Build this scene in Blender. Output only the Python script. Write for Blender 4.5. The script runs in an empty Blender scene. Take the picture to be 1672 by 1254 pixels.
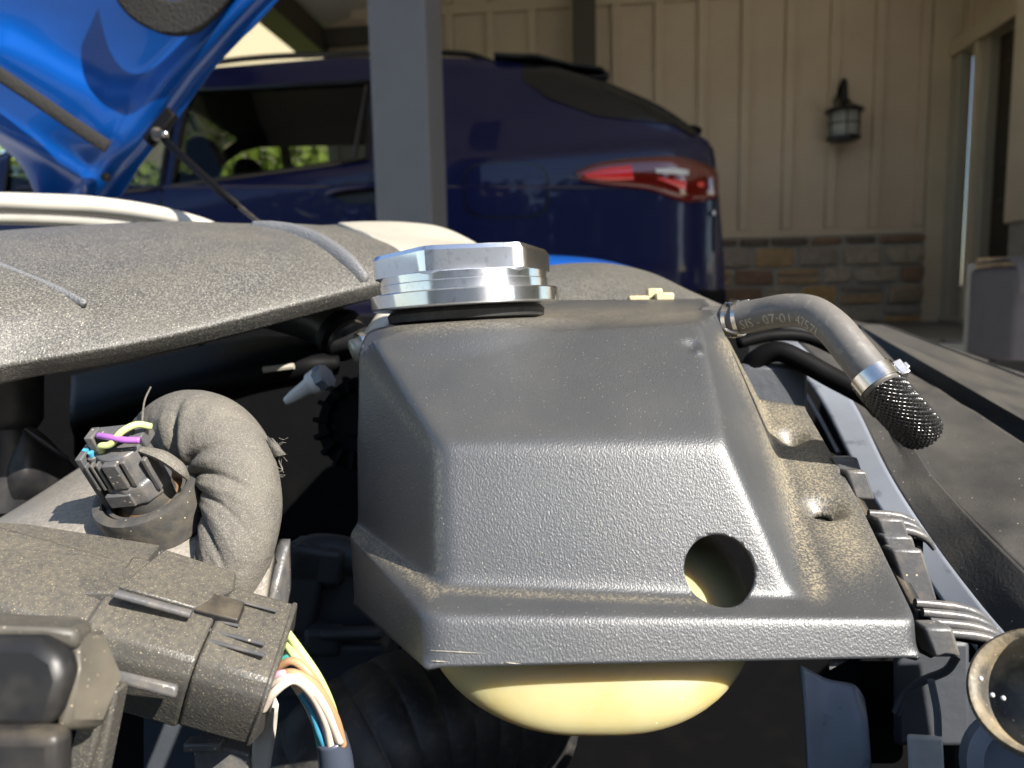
import bpy, bmesh, math, random
import numpy as np
from mathutils import Vector, Matrix
R = math.radians
random.seed(7); RNG = np.random.default_rng(7)
SC = bpy.context.scene
COL = SC.collection

# ------------------------------------------------------------------ camera
F = 1207.0                       # focal length in pixels of the 1672 px wide photograph
CAM = np.array([0.0, 0.0, 0.95])
PITCH, ROLL = R(7.0), R(1.2)
fwd = np.array([0, math.cos(PITCH), -math.sin(PITCH)])
up0 = np.array([0, math.sin(PITCH), math.cos(PITCH)]); rt0 = np.array([1.0, 0, 0])
UPV = math.cos(ROLL) * up0 + math.sin(ROLL) * rt0
RTV = math.cos(ROLL) * rt0 - math.sin(ROLL) * up0
cd = bpy.data.cameras.new('camera'); cam = bpy.data.objects.new('camera', cd); COL.objects.link(cam)
cd.sensor_width = 36.0; cd.lens = 36.0 * F / 1672.0
cd.clip_start = 0.02; cd.clip_end = 600
cam.matrix_world = Matrix(((RTV[0], UPV[0], -fwd[0], CAM[0]), (RTV[1], UPV[1], -fwd[1], CAM[1]), (RTV[2], UPV[2], -fwd[2], CAM[2]), (0, 0, 0, 1)))
cd.dof.use_dof = True; cd.dof.focus_distance = 0.315; cd.dof.aperture_fstop = 11.5
SC.camera = cam

# ------------------------------------------------------------------ sky and sun
SUN_EL, SUN_AZ = R(37), R(47)    # azimuth: to the right of straight behind the camera
to_sun = np.array([math.sin(SUN_AZ) * math.cos(SUN_EL), -math.cos(SUN_AZ) * math.cos(SUN_EL), math.sin(SUN_EL)])
w = bpy.data.worlds.new('World'); SC.world = w; w.use_nodes = True
nt = w.node_tree; bgn = nt.nodes['Background']
sky = nt.nodes.new('ShaderNodeTexSky'); sky.sky_type = 'NISHITA'; sky.sun_disc = False
sky.sun_elevation = SUN_EL; sky.sun_rotation = math.atan2(to_sun[0], to_sun[1])
sky.air_density = 1.0; sky.dust_density = 0.6; sky.ozone_density = 1.5
nt.links.new(sky.outputs[0], bgn.inputs[0]); bgn.inputs[1].default_value = 0.105
sd = bpy.data.lights.new('sun', 'SUN'); sd.energy = 5.0; sd.angle = R(0.53); sd.color = (1.0, 0.94, 0.85)
so = bpy.data.objects.new('sun', sd); COL.objects.link(so)
so.rotation_euler = Vector(-to_sun).to_track_quat('-Z', 'Y').to_euler(); so.location = (3, -3, 6)
vs = SC.view_settings; vs.view_transform = 'Standard'; vs.look = 'None'; vs.gamma = 1.0; vs.exposure = 1.2
SC.render.engine = 'CYCLES'
SC.cycles.use_denoising = True; SC.cycles.max_bounces = 8; SC.cycles.transparent_max_bounces = 12
SC.cycles.caustics_reflective = False; SC.cycles.caustics_refractive = False; SC.cycles.sample_clamp_indirect = 6.0

# ------------------------------------------------------------------ geometry helpers
def P(px, py, d):
    """world point seen at a photograph pixel, d metres in front of the camera"""
    return CAM + d * (fwd + RTV * (px - 836.0) / F + UPV * (627.0 - py) / F)
def PP(lst): return np.array([P(*q) for q in lst])
def nrm(v): v = np.asarray(v, float); return v / (np.linalg.norm(v) + 1e-12)

def crom(pts, n, closed=False, lin=False):
    p = np.asarray(pts, float)
    if closed: p = np.vstack([p, p[:1]])
    seg = np.linalg.norm(np.diff(p, axis=0), axis=1) + 1e-9
    t = np.concatenate([[0], np.cumsum(np.sqrt(seg) if not lin else seg)])
    q = np.linspace(0, t[-1], n + (1 if closed else 0))
    if lin or len(p) == 2:
        r = np.stack([np.interp(q, t, p[:, k]) for k in range(p.shape[1])], 1)
    else:
        if closed: m = np.vstack([(p[1] - p[-2])[None] / (t[1] + t[-1] - t[-2]), (p[2:] - p[:-2]) / (t[2:] - t[:-2])[:, None]]); m = np.vstack([m, m[:1]])
        else:
            m = np.zeros_like(p); m[1:-1] = (p[2:] - p[:-2]) / (t[2:] - t[:-2])[:, None]
            m[0] = (p[1] - p[0]) / (t[1] - t[0]); m[-1] = (p[-1] - p[-2]) / (t[-1] - t[-2])
        i = np.clip(np.searchsorted(t, q, side='right') - 1, 0, len(t) - 2)
        h = (t[i + 1] - t[i]); s = ((q - t[i]) / h)[:, None]; h = h[:, None]
        r = (2*s**3 - 3*s**2 + 1) * p[i] + (s**3 - 2*s**2 + s) * h * m[i] + (-2*s**3 + 3*s**2) * p[i+1] + (s**3 - s**2) * h * m[i+1]
    return r[:-1] if closed else r

class MB:
    """collects geometry for ONE mesh object"""
    def __init__(s): s.v = []; s.f = []; s.n = 0
    def add(s, v, f):
        v = np.asarray(v, float); s.v.append(v); s.f += [tuple(i + s.n for i in q) for q in f]; s.n += len(v); return s
    def grid(s, g, closeu=False, closev=False):
        nv, nu = g.shape[:2]; f = []
        for j in range(nv if closev else nv - 1):
            for i in range(nu if closeu else nu - 1):
                a = j * nu + i; b = j * nu + (i + 1) % nu; c = ((j + 1) % nv) * nu + (i + 1) % nu; e = ((j + 1) % nv) * nu + i
                f.append((a, b, c, e))
        return s.add(g.reshape(-1, 3), f)
    def box(s, c, ax, ay, az):
        c, ax, ay, az = [np.asarray(q, float) for q in (c, ax, ay, az)]
        v = [c + i * ax + j * ay + k * az for k in (-1, 1) for j in (-1, 1) for i in (-1, 1)]
        return s.add(v, [(0, 2, 3, 1), (4, 5, 7, 6), (0, 1, 5, 4), (2, 6, 7, 3), (0, 4, 6, 2), (1, 3, 7, 5)])
    def box2(s, lo, hi):
        lo = np.array(lo, float); hi = np.array(hi, float); h = (hi - lo) / 2
        return s.box((lo + hi) / 2, (h[0], 0, 0), (0, h[1], 0), (0, 0, h[2]))
    def tube(s, path, r, seg=12, n=None, caps=True, closed=False, flat=None, rfun=None, lin=False):
        p = crom(path, n, closed, lin) if n else np.asarray(path, float)
        m = len(p); rr = np.broadcast_to(np.asarray(r, float), (m,)) if np.ndim(r) == 0 or len(r) == m else np.interp(np.linspace(0, 1, m), np.linspace(0, 1, len(r)), r)
        tg = np.gradient(p, axis=0) if not closed else (np.roll(p, -1, 0) - np.roll(p, 1, 0))
        tg = tg / (np.linalg.norm(tg, axis=1)[:, None] + 1e-12)
        u = np.cross(tg[0], (0, 0, 1.0)); u = nrm(u) if np.linalg.norm(u) > 1e-3 else np.array([1.0, 0, 0])
        g = np.zeros((m, seg, 3)); a = np.arange(seg) * 2 * math.pi / seg
        for i in range(m):
            u = nrm(u - tg[i] * np.dot(u, tg[i])); b = np.cross(tg[i], u)
            ra = rr[i] * np.ones(seg)
            if rfun is not None: ra = ra * rfun(i / (m - 1), a)
            fl = 1.0 if flat is None else flat
            g[i] = p[i] + (np.cos(a) * ra)[:, None] * u + (np.sin(a) * ra * fl)[:, None] * b
        base = s.n
        s.grid(g, closeu=True, closev=closed)
        if caps and not closed:
            s.f.append(tuple(base + k for k in range(seg))[::-1]); s.f.append(tuple(base + (m - 1) * seg + k for k in range(seg)))
        return s
    def lathe(s, o, axis, prof, seg=32, ref=None, rmod=None, close=True):
        o = np.asarray(o, float); ax = nrm(axis); u = np.cross(ax, (0, 1.0, 0.13) if ref is None else ref); u = nrm(u); b = np.cross(ax, u)
        a = np.arange(seg) * 2 * math.pi / seg
        g = np.zeros((len(prof), seg, 3))
        for i, (r, h) in enumerate(prof):
            rr = r * (np.ones(seg) if rmod is None else rmod(a, i))
            g[i] = o + ax * h + (np.cos(a) * rr)[:, None] * u + (np.sin(a) * rr)[:, None] * b
        base = s.n; s.grid(g, closeu=True)
        if close:
            if prof[0][0] > 1e-6: s.f.append(tuple(base + k for k in range(seg))[::-1])
            if prof[-1][0] > 1e-6: s.f.append(tuple(base + (len(prof) - 1) * seg + k for k in range(seg)))
        return s
    def ball(s, c, r, nu=16, nv=10, ex=1.0):
        c = np.asarray(c, float); r = np.broadcast_to(r, (3,)); th = np.linspace(-math.pi / 2, math.pi / 2, nv); a = np.arange(nu) * 2 * math.pi / nu
        sp = lambda q: np.sign(q) * np.abs(q) ** ex
        g = np.zeros((nv, nu, 3))
        for j, t in enumerate(th):
            ct = sp(np.cos(t)); g[j, :, 0] = c[0] + r[0] * ct * sp(np.cos(a)); g[j, :, 1] = c[1] + r[1] * ct * sp(np.sin(a)); g[j, :, 2] = c[2] + r[2] * sp(np.sin(t))
        return s.grid(g, closeu=True)

def loft(rows, nu, nv, linu=False, linv=False):
    rr = np.array([crom(r, nu, lin=linu) for r in rows])
    return np.stack([crom(rr[:, i], nv, lin=linv) for i in range(nu)], 1)

def world_loc(o):
    l = np.zeros(3)
    while o is not None: l = l + np.array(o.location); o = o.parent
    return l
def props(o, label=None, cat=None, group=None, kind=None):
    for k, v in (('label', label), ('category', cat), ('group', group), ('kind', kind)):
        if v: o[k] = v
    return o
def thing(name, label, cat, loc, group=None):
    o = bpy.data.objects.new(name, None); COL.objects.link(o); o.location = tuple(float(q) for q in loc); o.empty_display_size = 0.05
    return props(o, label, cat, group)
def build(mb, name, m, parent=None, loc=None, smooth=40, bevel=None, solid=None, sub=0, weld=False, seg=2, label=None, cat=None, group=None, kind=None, bool_with=None, fixn=True):
    v = np.vstack(mb.v)
    if parent is not None: o0 = world_loc(parent)
    elif loc is not None: o0 = np.asarray(loc, float)
    else: o0 = np.array([v[:, 0].mean(), v[:, 1].mean(), v[:, 2].min()])
    me = bpy.data.meshes.new(name); me.from_pydata((v - o0).tolist(), [], mb.f); me.validate()
    if fixn or weld:
        bm = bmesh.new(); bm.from_mesh(me)
        if weld: bmesh.ops.remove_doubles(bm, verts=bm.verts, dist=1e-5)
        if fixn: bmesh.ops.recalc_face_normals(bm, faces=bm.faces)
        bm.to_mesh(me); bm.free()
    o = bpy.data.objects.new(name, me); COL.objects.link(o)
    if parent is not None: o.parent = parent
    else: o.location = tuple(o0)
    for q in (m if isinstance(m, (list, tuple)) else [m]): me.materials.append(q)
    if solid: md = o.modifiers.new('s', 'SOLIDIFY'); md.thickness = abs(solid); md.offset = -1 if solid > 0 else 1; md.use_even_offset = False
    if bool_with is not None:
        md = o.modifiers.new('b', 'BOOLEAN'); md.operation = 'DIFFERENCE'; md.object = bool_with; md.solver = 'EXACT'
    if bevel: md = o.modifiers.new('v', 'BEVEL'); md.width = bevel; md.segments = seg; md.limit_method = 'ANGLE'; md.angle_limit = R(28)
    if sub: md = o.modifiers.new('u', 'SUBSURF'); md.levels = sub; md.render_levels = sub
    if smooth:
        me.polygons.foreach_set('use_smooth', np.ones(len(me.polygons), bool))
        if smooth < 180: me.set_sharp_from_angle(angle=R(smooth))
    return props(o, label, cat, group, kind)
def bake(o):
    dg = bpy.context.evaluated_depsgraph_get(); dg.update(); me = bpy.data.meshes.new_from_object(o.evaluated_get(dg)); o.modifiers.clear(); o.data = me
def copy_tree(o, parent=None, loc=None):
    c = o.copy(); COL.objects.link(c); c.parent = parent
    if loc is not None: c.location = loc
    for ch in o.children: copy_tree(ch, c)
    return c
def box_part(name, lo, hi, m, parent, bevel=None, **k): return build(MB().box2(lo, hi), name, m, parent, bevel=bevel, **k)

# ------------------------------------------------------------------ materials
def S(name, col, rough=0.5, metal=0.0, spec=0.5, coat=0.0, coatr=0.05, var=(), speck=(), updust=None, bump=(), sss=0.0, sssr=(0.01, 0.008, 0.003), rvar=None, stretch=None, aniso=0.0, sheen=0.0, attr=None):
    """procedural principled surface. var: (scale, detail, lo, hi, colour, amount); speck: (scale, radius, density, colour);
    updust: (colour, amount, noise scale); bump: (kind, scale, strength, distance)"""
    m = bpy.data.materials.new(name); m.use_nodes = True; t = m.node_tree; N = t.nodes; L = t.links.new; b = N['Principled BSDF']
    b.inputs['Roughness'].default_value = rough; b.inputs['Metallic'].default_value = metal; b.inputs['Specular IOR Level'].default_value = spec
    b.inputs['Coat Weight'].default_value = coat; b.inputs['Coat Roughness'].default_value = coatr; b.inputs['Sheen Weight'].default_value = sheen; b.inputs['Anisotropic'].default_value = aniso; b.inputs['Anisotropic Rotation'].default_value = 0.25 if aniso else 0.0
    if sss: b.inputs['Subsurface Weight'].default_value = sss; b.inputs['Subsurface Radius'].default_value = sssr; b.inputs['Subsurface Scale'].default_value = 1.0
    tc = N.new('ShaderNodeTexCoord'); co = tc.outputs['Object']
    if stretch: mp = N.new('ShaderNodeMapping'); mp.inputs['Scale'].default_value = stretch; L(co, mp.inputs[0]); co = mp.outputs[0]
    rgb = N.new('ShaderNodeRGB'); rgb.outputs[0].default_value = (*col, 1); cur = rgb.outputs[0]
    def noise(sc, det=2.0, ro=0.55):
        n = N.new('ShaderNodeTexNoise'); n.inputs['Scale'].default_value = sc; n.inputs['Detail'].default_value = det; n.inputs['Roughness'].default_value = ro; L(co, n.inputs['Vector']); return n.outputs['Fac']
    def ramp(x, lo, hi, to=1.0):
        n = N.new('ShaderNodeMapRange'); n.inputs[1].default_value = lo; n.inputs[2].default_value = hi; n.inputs[4].default_value = to; n.clamp = True; L(x, n.inputs[0]); return n.outputs[0]
    def mul(x, y):
        n = N.new('ShaderNodeMath'); n.operation = 'MULTIPLY'
        for k, q in enumerate((x, y)):
            if isinstance(q, (int, float)): n.inputs[k].default_value = q
            else: L(q, n.inputs[k])
        return n.outputs[0]
    def mix(f, c):
        nonlocal cur
        n = N.new('ShaderNodeMix'); n.data_type = 'RGBA'; L(f, n.inputs[0]); L(cur, n.inputs[6]); n.inputs[7].default_value = (*c, 1); cur = n.outputs[2]
    for (sc, det, lo, hi, c, am) in var: mix(ramp(noise(sc, det), lo, hi, am), c)
    if updust:
        g = N.new('ShaderNodeNewGeometry'); sx = N.new('ShaderNodeSeparateXYZ'); L(g.outputs['Normal'], sx.inputs[0])
        f = mul(ramp(sx.outputs[2], 0.15, 0.9), ramp(noise(updust[2], 4.0), 0.3, 0.75, updust[1])); mix(f, updust[0])
    if attr:
        at = N.new('ShaderNodeAttribute'); at.attribute_name = 'dust'
        for (am, nsc, lo, hi, c) in attr: mix(mul(at.outputs['Fac'], ramp(noise(nsc, 3.0), lo, hi, am)), c)
    for (sc, rad, dens, c) in speck:
        v = N.new('ShaderNodeTexVoronoi'); v.inputs['Scale'].default_value = sc; L(co, v.inputs['Vector'])
        a = ramp(v.outputs['Distance'], rad, rad * 0.6); sp = N.new('ShaderNodeSeparateColor'); L(v.outputs['Color'], sp.inputs[0])
        mix(mul(a, ramp(sp.outputs[0], 1 - dens, 1 - dens + 0.02)), c)
    L(cur, b.inputs['Base Color'])
    if rvar: L(ramp2 := _rr(t, noise(rvar[0], 3.0), rvar[1], rvar[2]), b.inputs['Roughness'])
    last = None
    for (kind, sc, st, di) in bump:
        if kind == 'noise': h = noise(sc, 2.0)
        elif kind == 'voro':
            v = N.new('ShaderNodeTexVoronoi'); v.inputs['Scale'].default_value = sc; L(co, v.inputs['Vector']); h = v.outputs['Distance']
        else:
            v = N.new('ShaderNodeTexWave'); v.inputs['Scale'].default_value = sc; v.inputs['Distortion'].default_value = 1.0; v.bands_direction = kind; L(co, v.inputs['Vector']); h = v.outputs['Fac']
        bn = N.new('ShaderNodeBump'); bn.inputs['Strength'].default_value = st; bn.inputs['Distance'].default_value = di; L(h, bn.inputs['Height'])
        if last is not None: L(last, bn.inputs['Normal'])
        last = bn.outputs[0]
    if last is not None: L(last, b.inputs['Normal'])
    return m
def _rr(t, x, lo, hi):
    n = t.nodes.new('ShaderNodeMapRange'); n.inputs[1].default_value = 0.3; n.inputs[2].default_value = 0.7; n.inputs[3].default_value = lo; n.inputs[4].default_value = hi; t.links.new(x, n.inputs[0]); return n.outputs[0]
def glass(name, tint, amount, rough=0.0):
    m = bpy.data.materials.new(name); m.use_nodes = True; t = m.node_tree; N = t.nodes; out = N['Material Output']; N.remove(N['Principled BSDF'])
    tr = N.new('ShaderNodeBsdfTransparent'); tr.inputs[0].default_value = (*tint, 1)
    gl = N.new('ShaderNodeBsdfGlossy'); gl.inputs['Roughness'].default_value = rough; gl.inputs[0].default_value = (1, 1, 1, 1)
    fr = N.new('ShaderNodeFresnel'); fr.inputs[0].default_value = 1.5; mx = N.new('ShaderNodeMixShader')
    mu = N.new('ShaderNodeMath'); mu.operation = 'MULTIPLY'; mu.inputs[1].default_value = amount
    t.links.new(fr.outputs[0], mu.inputs[0]); t.links.new(mu.outputs[0], mx.inputs[0]); t.links.new(tr.outputs[0], mx.inputs[1]); t.links.new(gl.outputs[0], mx.inputs[2]); t.links.new(mx.outputs[0], out.inputs[0])
    return m
DUST = (0.32, 0.26, 0.17)
M = {}
M['shield'] = S('grained_black_plastic', (0.038, 0.0405, 0.0445), 0.42, spec=0.95, var=((30, 3, 0.5, 0.9, (0.065, 0.067, 0.068), 0.4),),
    speck=((1300, 0.22, 0.06, (0.45, 0.4, 0.3)), (420, 0.05, 0.10, (0.6, 0.55, 0.45))), updust=((0.11, 0.105, 0.095), 0.2, 25), attr=((0.7, 30, 0.25, 0.6, (0.17, 0.15, 0.11)), (0.9, 1000, 0.45, 0.6, (0.34, 0.29, 0.2))), bump=(('noise', 1500, 0.3, 0.0007),), stretch=(1, 1, 0.6))
M['cover'] = S('dusty_grained_cover', (0.05, 0.05, 0.05), 0.45, var=((950, 1, 0.45, 0.62, (0.26, 0.245, 0.215), 0.55), (14, 2, 0.35, 0.75, (0.085, 0.08, 0.07), 0.5)),
    speck=((800, 0.24, 0.16, (0.6, 0.55, 0.45)),), updust=((0.22, 0.2, 0.15), 0.2, 25), bump=(('noise', 1300, 0.5, 0.0008),))
M['cover_bead'] = S('grained_bead', (0.15, 0.152, 0.158), 0.36, var=((900, 1, 0.5, 0.6, (0.2, 0.2, 0.2), 0.7),), bump=(('noise', 800, 0.9, 0.0012),))
M['pale'] = S('pale_champagne_paint', (0.5, 0.47, 0.4), 0.4, metal=0.25, var=((30, 3, 0.4, 0.7, (0.42, 0.38, 0.31), 0.5),))
M['bar'] = S('cream_paint', (0.62, 0.58, 0.5), 0.42, var=((12, 3, 0.4, 0.7, (0.5, 0.46, 0.4), 0.5),))
M['plastic'] = S('black_plastic', (0.016, 0.016, 0.018), 0.4, spec=0.35, var=((60, 3, 0.45, 0.75, (0.05, 0.045, 0.038), 0.5),), updust=(DUST, 0.35, 80), bump=(('noise', 500, 0.15, 0.0006),))
M['plastic_dark'] = S('dark_black_plastic', (0.0035, 0.0035, 0.004), 0.6, spec=0.1, var=((30, 3, 0.5, 0.8, (0.007, 0.0065, 0.006), 0.6),))
M['dusty'] = S('dusty_connector_plastic', (0.06, 0.058, 0.054), 0.38, var=((60, 3, 0.35, 0.8, (0.10, 0.092, 0.076), 0.6),), speck=((1900, 0.3, 0.25, (0.42, 0.35, 0.22)), (1000, 0.2, 0.06, (0.55, 0.46, 0.32))), updust=((0.2, 0.172, 0.125), 0.45, 500), bump=(('noise', 900, 0.4, 0.0008),))
M['grey_plastic'] = S('grey_worn_plastic', (0.085, 0.085, 0.088), 0.36, var=((120, 3, 0.45, 0.7, (0.17, 0.15, 0.125), 0.6),), speck=((500, 0.25, 0.12, (0.5, 0.43, 0.3)),), bump=(('noise', 400, 0.3, 0.0008),))
M['rubber'] = S('dusty_rubber', (0.055, 0.053, 0.05), 0.5, var=((120, 4, 0.45, 0.75, (0.13, 0.11, 0.08), 0.6),), speck=((600, 0.25, 0.1, (0.5, 0.42, 0.28)),), bump=(('noise', 300, 0.3, 0.001),))
M['rubber_black'] = S('black_rubber', (0.02, 0.02, 0.02), 0.5, var=((200, 3, 0.5, 0.75, (0.08, 0.07, 0.06), 0.5),))
M['funnel'] = S('dust_caked_rubber', (0.06, 0.055, 0.048), 0.55, var=((60, 4, 0.4, 0.65, (0.3, 0.24, 0.15), 0.8),), speck=((700, 0.25, 0.15, (0.6, 0.5, 0.35)),), bump=(('noise', 300, 0.5, 0.001),))
M['rust'] = S('rusty_dust', (0.22, 0.12, 0.05), 0.8, var=((200, 4, 0.4, 0.7, (0.1, 0.07, 0.045), 0.8),), bump=(('noise', 300, 0.5, 0.001),))
M['chrome'] = S('turned_polished_aluminium', (0.88, 0.89, 0.92), 0.42, metal=1.0, aniso=0.95, var=((260, 3, 0.56, 0.68, (0.6, 0.61, 0.65), 0.6),), bump=(('noise', 300, 0.06, 0.0006),))
_t = M['chrome'].node_tree; _g = _t.nodes.new('ShaderNodeBsdfGlossy'); _g.inputs['Roughness'].default_value = 0.09; _g.inputs[0].default_value = (0.84, 0.86, 0.9, 1)
_x = _t.nodes.new('ShaderNodeMixShader'); _x.inputs[0].default_value = 0.55; _t.links.new(_t.nodes['Principled BSDF'].outputs[0], _x.inputs[1]); _t.links.new(_g.outputs[0], _x.inputs[2]); _t.links.new(_x.outputs[0], _t.nodes['Material Output'].inputs[0])
M['steel'] = S('steel', (0.6, 0.58, 0.55), 0.25, metal=1.0, var=((150, 3, 0.5, 0.7, (0.35, 0.27, 0.2), 0.6),), bump=(('noise', 150, 0.15, 0.001),))
M['alu'] = S('stained_sheet_metal', (0.24, 0.265, 0.31), 0.45, metal=0.3, var=((60, 5, 0.6, 0.66, (0.08, 0.09, 0.11), 0.75), (14, 3, 0.4, 0.7, (0.17, 0.185, 0.215), 0.6)), bump=(('noise', 90, 0.1, 0.001),))
M['white'] = S('white_plastic', (0.72, 0.72, 0.7), 0.45, var=((60, 3, 0.5, 0.7, (0.55, 0.54, 0.5), 0.5),))
M['tank'] = S('translucent_yellow_plastic', (0.45, 0.39, 0.2), 0.45, spec=0.4, sss=0.6, sssr=(0.02, 0.014, 0.004), var=((18, 3, 0.4, 0.7, (0.43, 0.38, 0.19), 0.6), (40, 3, 0.5, 0.75, (0.42, 0.31, 0.09), 0.5)), speck=((300, 0.1, 0.1, (0.8, 0.75, 0.55)),), bump=(('noise', 60, 0.1, 0.002),))
M['hose'] = S('grey_rubber_hose', (0.12, 0.114, 0.108), 0.45, var=((30, 4, 0.4, 0.7, (0.18, 0.165, 0.145), 0.6), (300, 3, 0.55, 0.75, (0.3, 0.27, 0.22), 0.4)), bump=(('noise', 300, 0.12, 0.0008),))
M['ink'] = S('pale_print', (0.4, 0.37, 0.3), 0.6, var=((400, 3, 0.5, 0.6, (0.25, 0.23, 0.2), 0.7),))
M['braid_a'] = S('braid_strand', (0.012, 0.011, 0.011), 0.24, spec=0.7)
M['fabric'] = S('woven_harness_tape', (0.10, 0.093, 0.082), 0.85, var=((45, 4, 0.4, 0.7, (0.165, 0.148, 0.12), 0.6), (1700, 1, 0.5, 0.65, (0.27, 0.245, 0.2), 0.45)), speck=((1300, 0.25, 0.06, (0.5, 0.46, 0.38)),), bump=(('noise', 1200, 0.5, 0.0007), ('noise', 130, 0.4, 0.003)))
M['plate'] = S('dusty_grey_casting', (0.21, 0.19, 0.165), 0.6, var=((500, 2, 0.45, 0.6, (0.34, 0.3, 0.24), 0.6), (25, 3, 0.4, 0.7, (0.17, 0.155, 0.135), 0.6)), bump=(('noise', 600, 0.4, 0.001),))
M['panel'] = S('black_dusty_panel', (0.03, 0.03, 0.031), 0.45, spec=0.35, var=((25, 4, 0.4, 0.75, (0.06, 0.057, 0.052), 0.6),), speck=((350, 0.12, 0.12, (0.5, 0.45, 0.35)),), updust=((0.13, 0.12, 0.1), 0.35, 30), bump=(('noise', 600, 0.3, 0.0008),))
M['blue'] = S('bright_blue_car_paint', (0.0, 0.07, 0.34), 0.38, metal=0.15, spec=0.3, coat=0.3, var=((14, 3, 0.4, 0.7, (0.0, 0.055, 0.28), 0.5),))
M['navy'] = S('dark_blue_metallic_paint', (0.001, 0.003, 0.042), 0.35, spec=0.2, coat=0.5, coatr=0.015)
M['gloss_black'] = S('gloss_black', (0.006, 0.006, 0.007), 0.2, spec=0.4)
M['pad'] = S('hood_insulation_felt', (0.012, 0.011, 0.01), 0.9, bump=(('noise', 300, 0.6, 0.004),))
M['purple'] = S('purple_wire', (0.34, 0.12, 0.46), 0.4); M['lime'] = S('lime_wire', (0.5, 0.58, 0.24), 0.4); M['cyan'] = S('blue_wire', (0.06, 0.3, 0.45), 0.4)
M['brown'] = S('brown_wire', (0.45, 0.26, 0.14), 0.45); M['cream'] = S('cream_wire', (0.7, 0.6, 0.5), 0.45, var=((60, 3, .45, .7, (.5, .42, .33), .6),)); M['pink'] = S('pink_wire', (0.75, 0.38, 0.5), 0.45); M['teal'] = S('teal_wire', (0.06, 0.35, 0.3), 0.45)
M['shrink'] = S('blue_grey_tape', (0.05, 0.06, 0.085), 0.35)
M['red'] = S('red_lens', (0.85, 0.012, 0.015), 0.12, coat=1.0, var=((300, 1, 0.5, 0.55, (0.45, 0.01, 0.01), 0.6),)); M['red_dark'] = S('dark_red_lens', (0.12, 0.004, 0.004), 0.08, coat=1.0); M['clear'] = S('clear_lens', (0.62, 0.64, 0.66), 0.15, coat=1.0)
M['siding'] = S('tan_siding_paint', (0.67, 0.545, 0.415), 0.7, var=((3, 4, 0.35, 0.7, (0.58, 0.465, 0.35), 0.6), (40, 4, 0.55, 0.75, (0.55, 0.44, 0.32), 0.35)), bump=(('noise', 40, 0.1, 0.004),))
M['trim'] = S('tan_trim_paint', (0.64, 0.53, 0.39), 0.6, var=((3, 4, 0.4, 0.7, (0.5, 0.42, 0.3), 0.5),))
M['jamb'] = S('grey_beige_jamb', (0.42, 0.38, 0.30), 0.55, var=((3, 4, 0.4, 0.7, (0.37, 0.33, 0.27), 0.5),))
M['door'] = S('dark_brown_door', (0.03, 0.022, 0.016), 0.5, var=((5, 4, 0.4, 0.7, (0.045, 0.034, 0.024), 0.5),))
M['post'] = S('grey_post_paint', (0.125, 0.13, 0.145), 0.55, var=((6, 4, 0.4, 0.7, (0.105, 0.11, 0.122), 0.6),), bump=(('noise', 60, 0.15, 0.003),))
M['beam'] = S('dark_brown_beam', (0.07, 0.058, 0.045), 0.6, var=((6, 4, 0.4, 0.7, (0.05, 0.042, 0.034), 0.6),))
M['ceiling'] = S('pale_grey_ceiling', (0.8, 0.78, 0.74), 0.8, var=((2, 3, 0.4, 0.7, (0.74, 0.72, 0.68), 0.5),))
M['gable'] = S('cream_gable', (0.42, 0.36, 0.23), 0.7)
M['cream_clip'] = S('cream_plastic', (0.55, 0.46, 0.26), 0.45)
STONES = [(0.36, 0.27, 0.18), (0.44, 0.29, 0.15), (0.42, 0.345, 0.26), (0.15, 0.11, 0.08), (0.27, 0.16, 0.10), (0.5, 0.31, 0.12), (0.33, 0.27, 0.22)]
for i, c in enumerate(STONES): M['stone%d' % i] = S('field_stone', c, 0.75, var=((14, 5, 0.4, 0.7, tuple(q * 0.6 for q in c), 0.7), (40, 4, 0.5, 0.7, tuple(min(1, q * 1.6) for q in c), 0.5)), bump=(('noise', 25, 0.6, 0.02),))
M['mortar'] = S('mortar', (0.38, 0.355, 0.31), 0.9, var=((20, 4, 0.4, 0.7, (0.3, 0.28, 0.245), 0.6),), bump=(('noise', 60, 0.5, 0.008),))
M['flag'] = S('flagstone', (0.15, 0.14, 0.125), 0.7, var=((3, 5, 0.4, 0.7, (0.1, 0.092, 0.08), 0.7), (12, 4, 0.5, 0.7, (0.22, 0.2, 0.17), 0.5)), bump=(('noise', 15, 0.4, 0.01),))
M['drive'] = S('concrete_driveway', (0.46, 0.43, 0.38), 0.85, var=((1.5, 5, 0.4, 0.7, (0.38, 0.355, 0.31), 0.7),), bump=(('noise', 80, 0.4, 0.005),))
M['lawn'] = S('leafy_lawn', (0.05, 0.075, 0.02), 0.9, var=((0.6, 6, 0.4, 0.65, (0.12, 0.08, 0.03), 0.8), (6, 4, 0.45, 0.6, (0.07, 0.1, 0.02), 0.6)))
M['bag'] = S('purple_grey_canvas', (0.105, 0.095, 0.103), 0.75, var=((12, 4, 0.4, 0.7, (0.08, 0.072, 0.08), 0.6),), bump=(('noise', 300, 0.3, 0.002),))
M['bark'] = S('bark', (0.07, 0.05, 0.035), 0.9, bump=(('noise', 30, 0.7, 0.03),))
for k, c in (('green', (0.09, 0.13, 0.025)), ('lime', (0.26, 0.32, 0.05)), ('autumn', (0.2, 0.13, 0.03)), ('rose', (0.3, 0.07, 0.06))):
    M['leaf_' + k] = S('leaf_' + k, c, 0.55, var=((3, 3, 0.4, 0.65, tuple(q * 1.5 for q in c), 0.7),))
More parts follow.
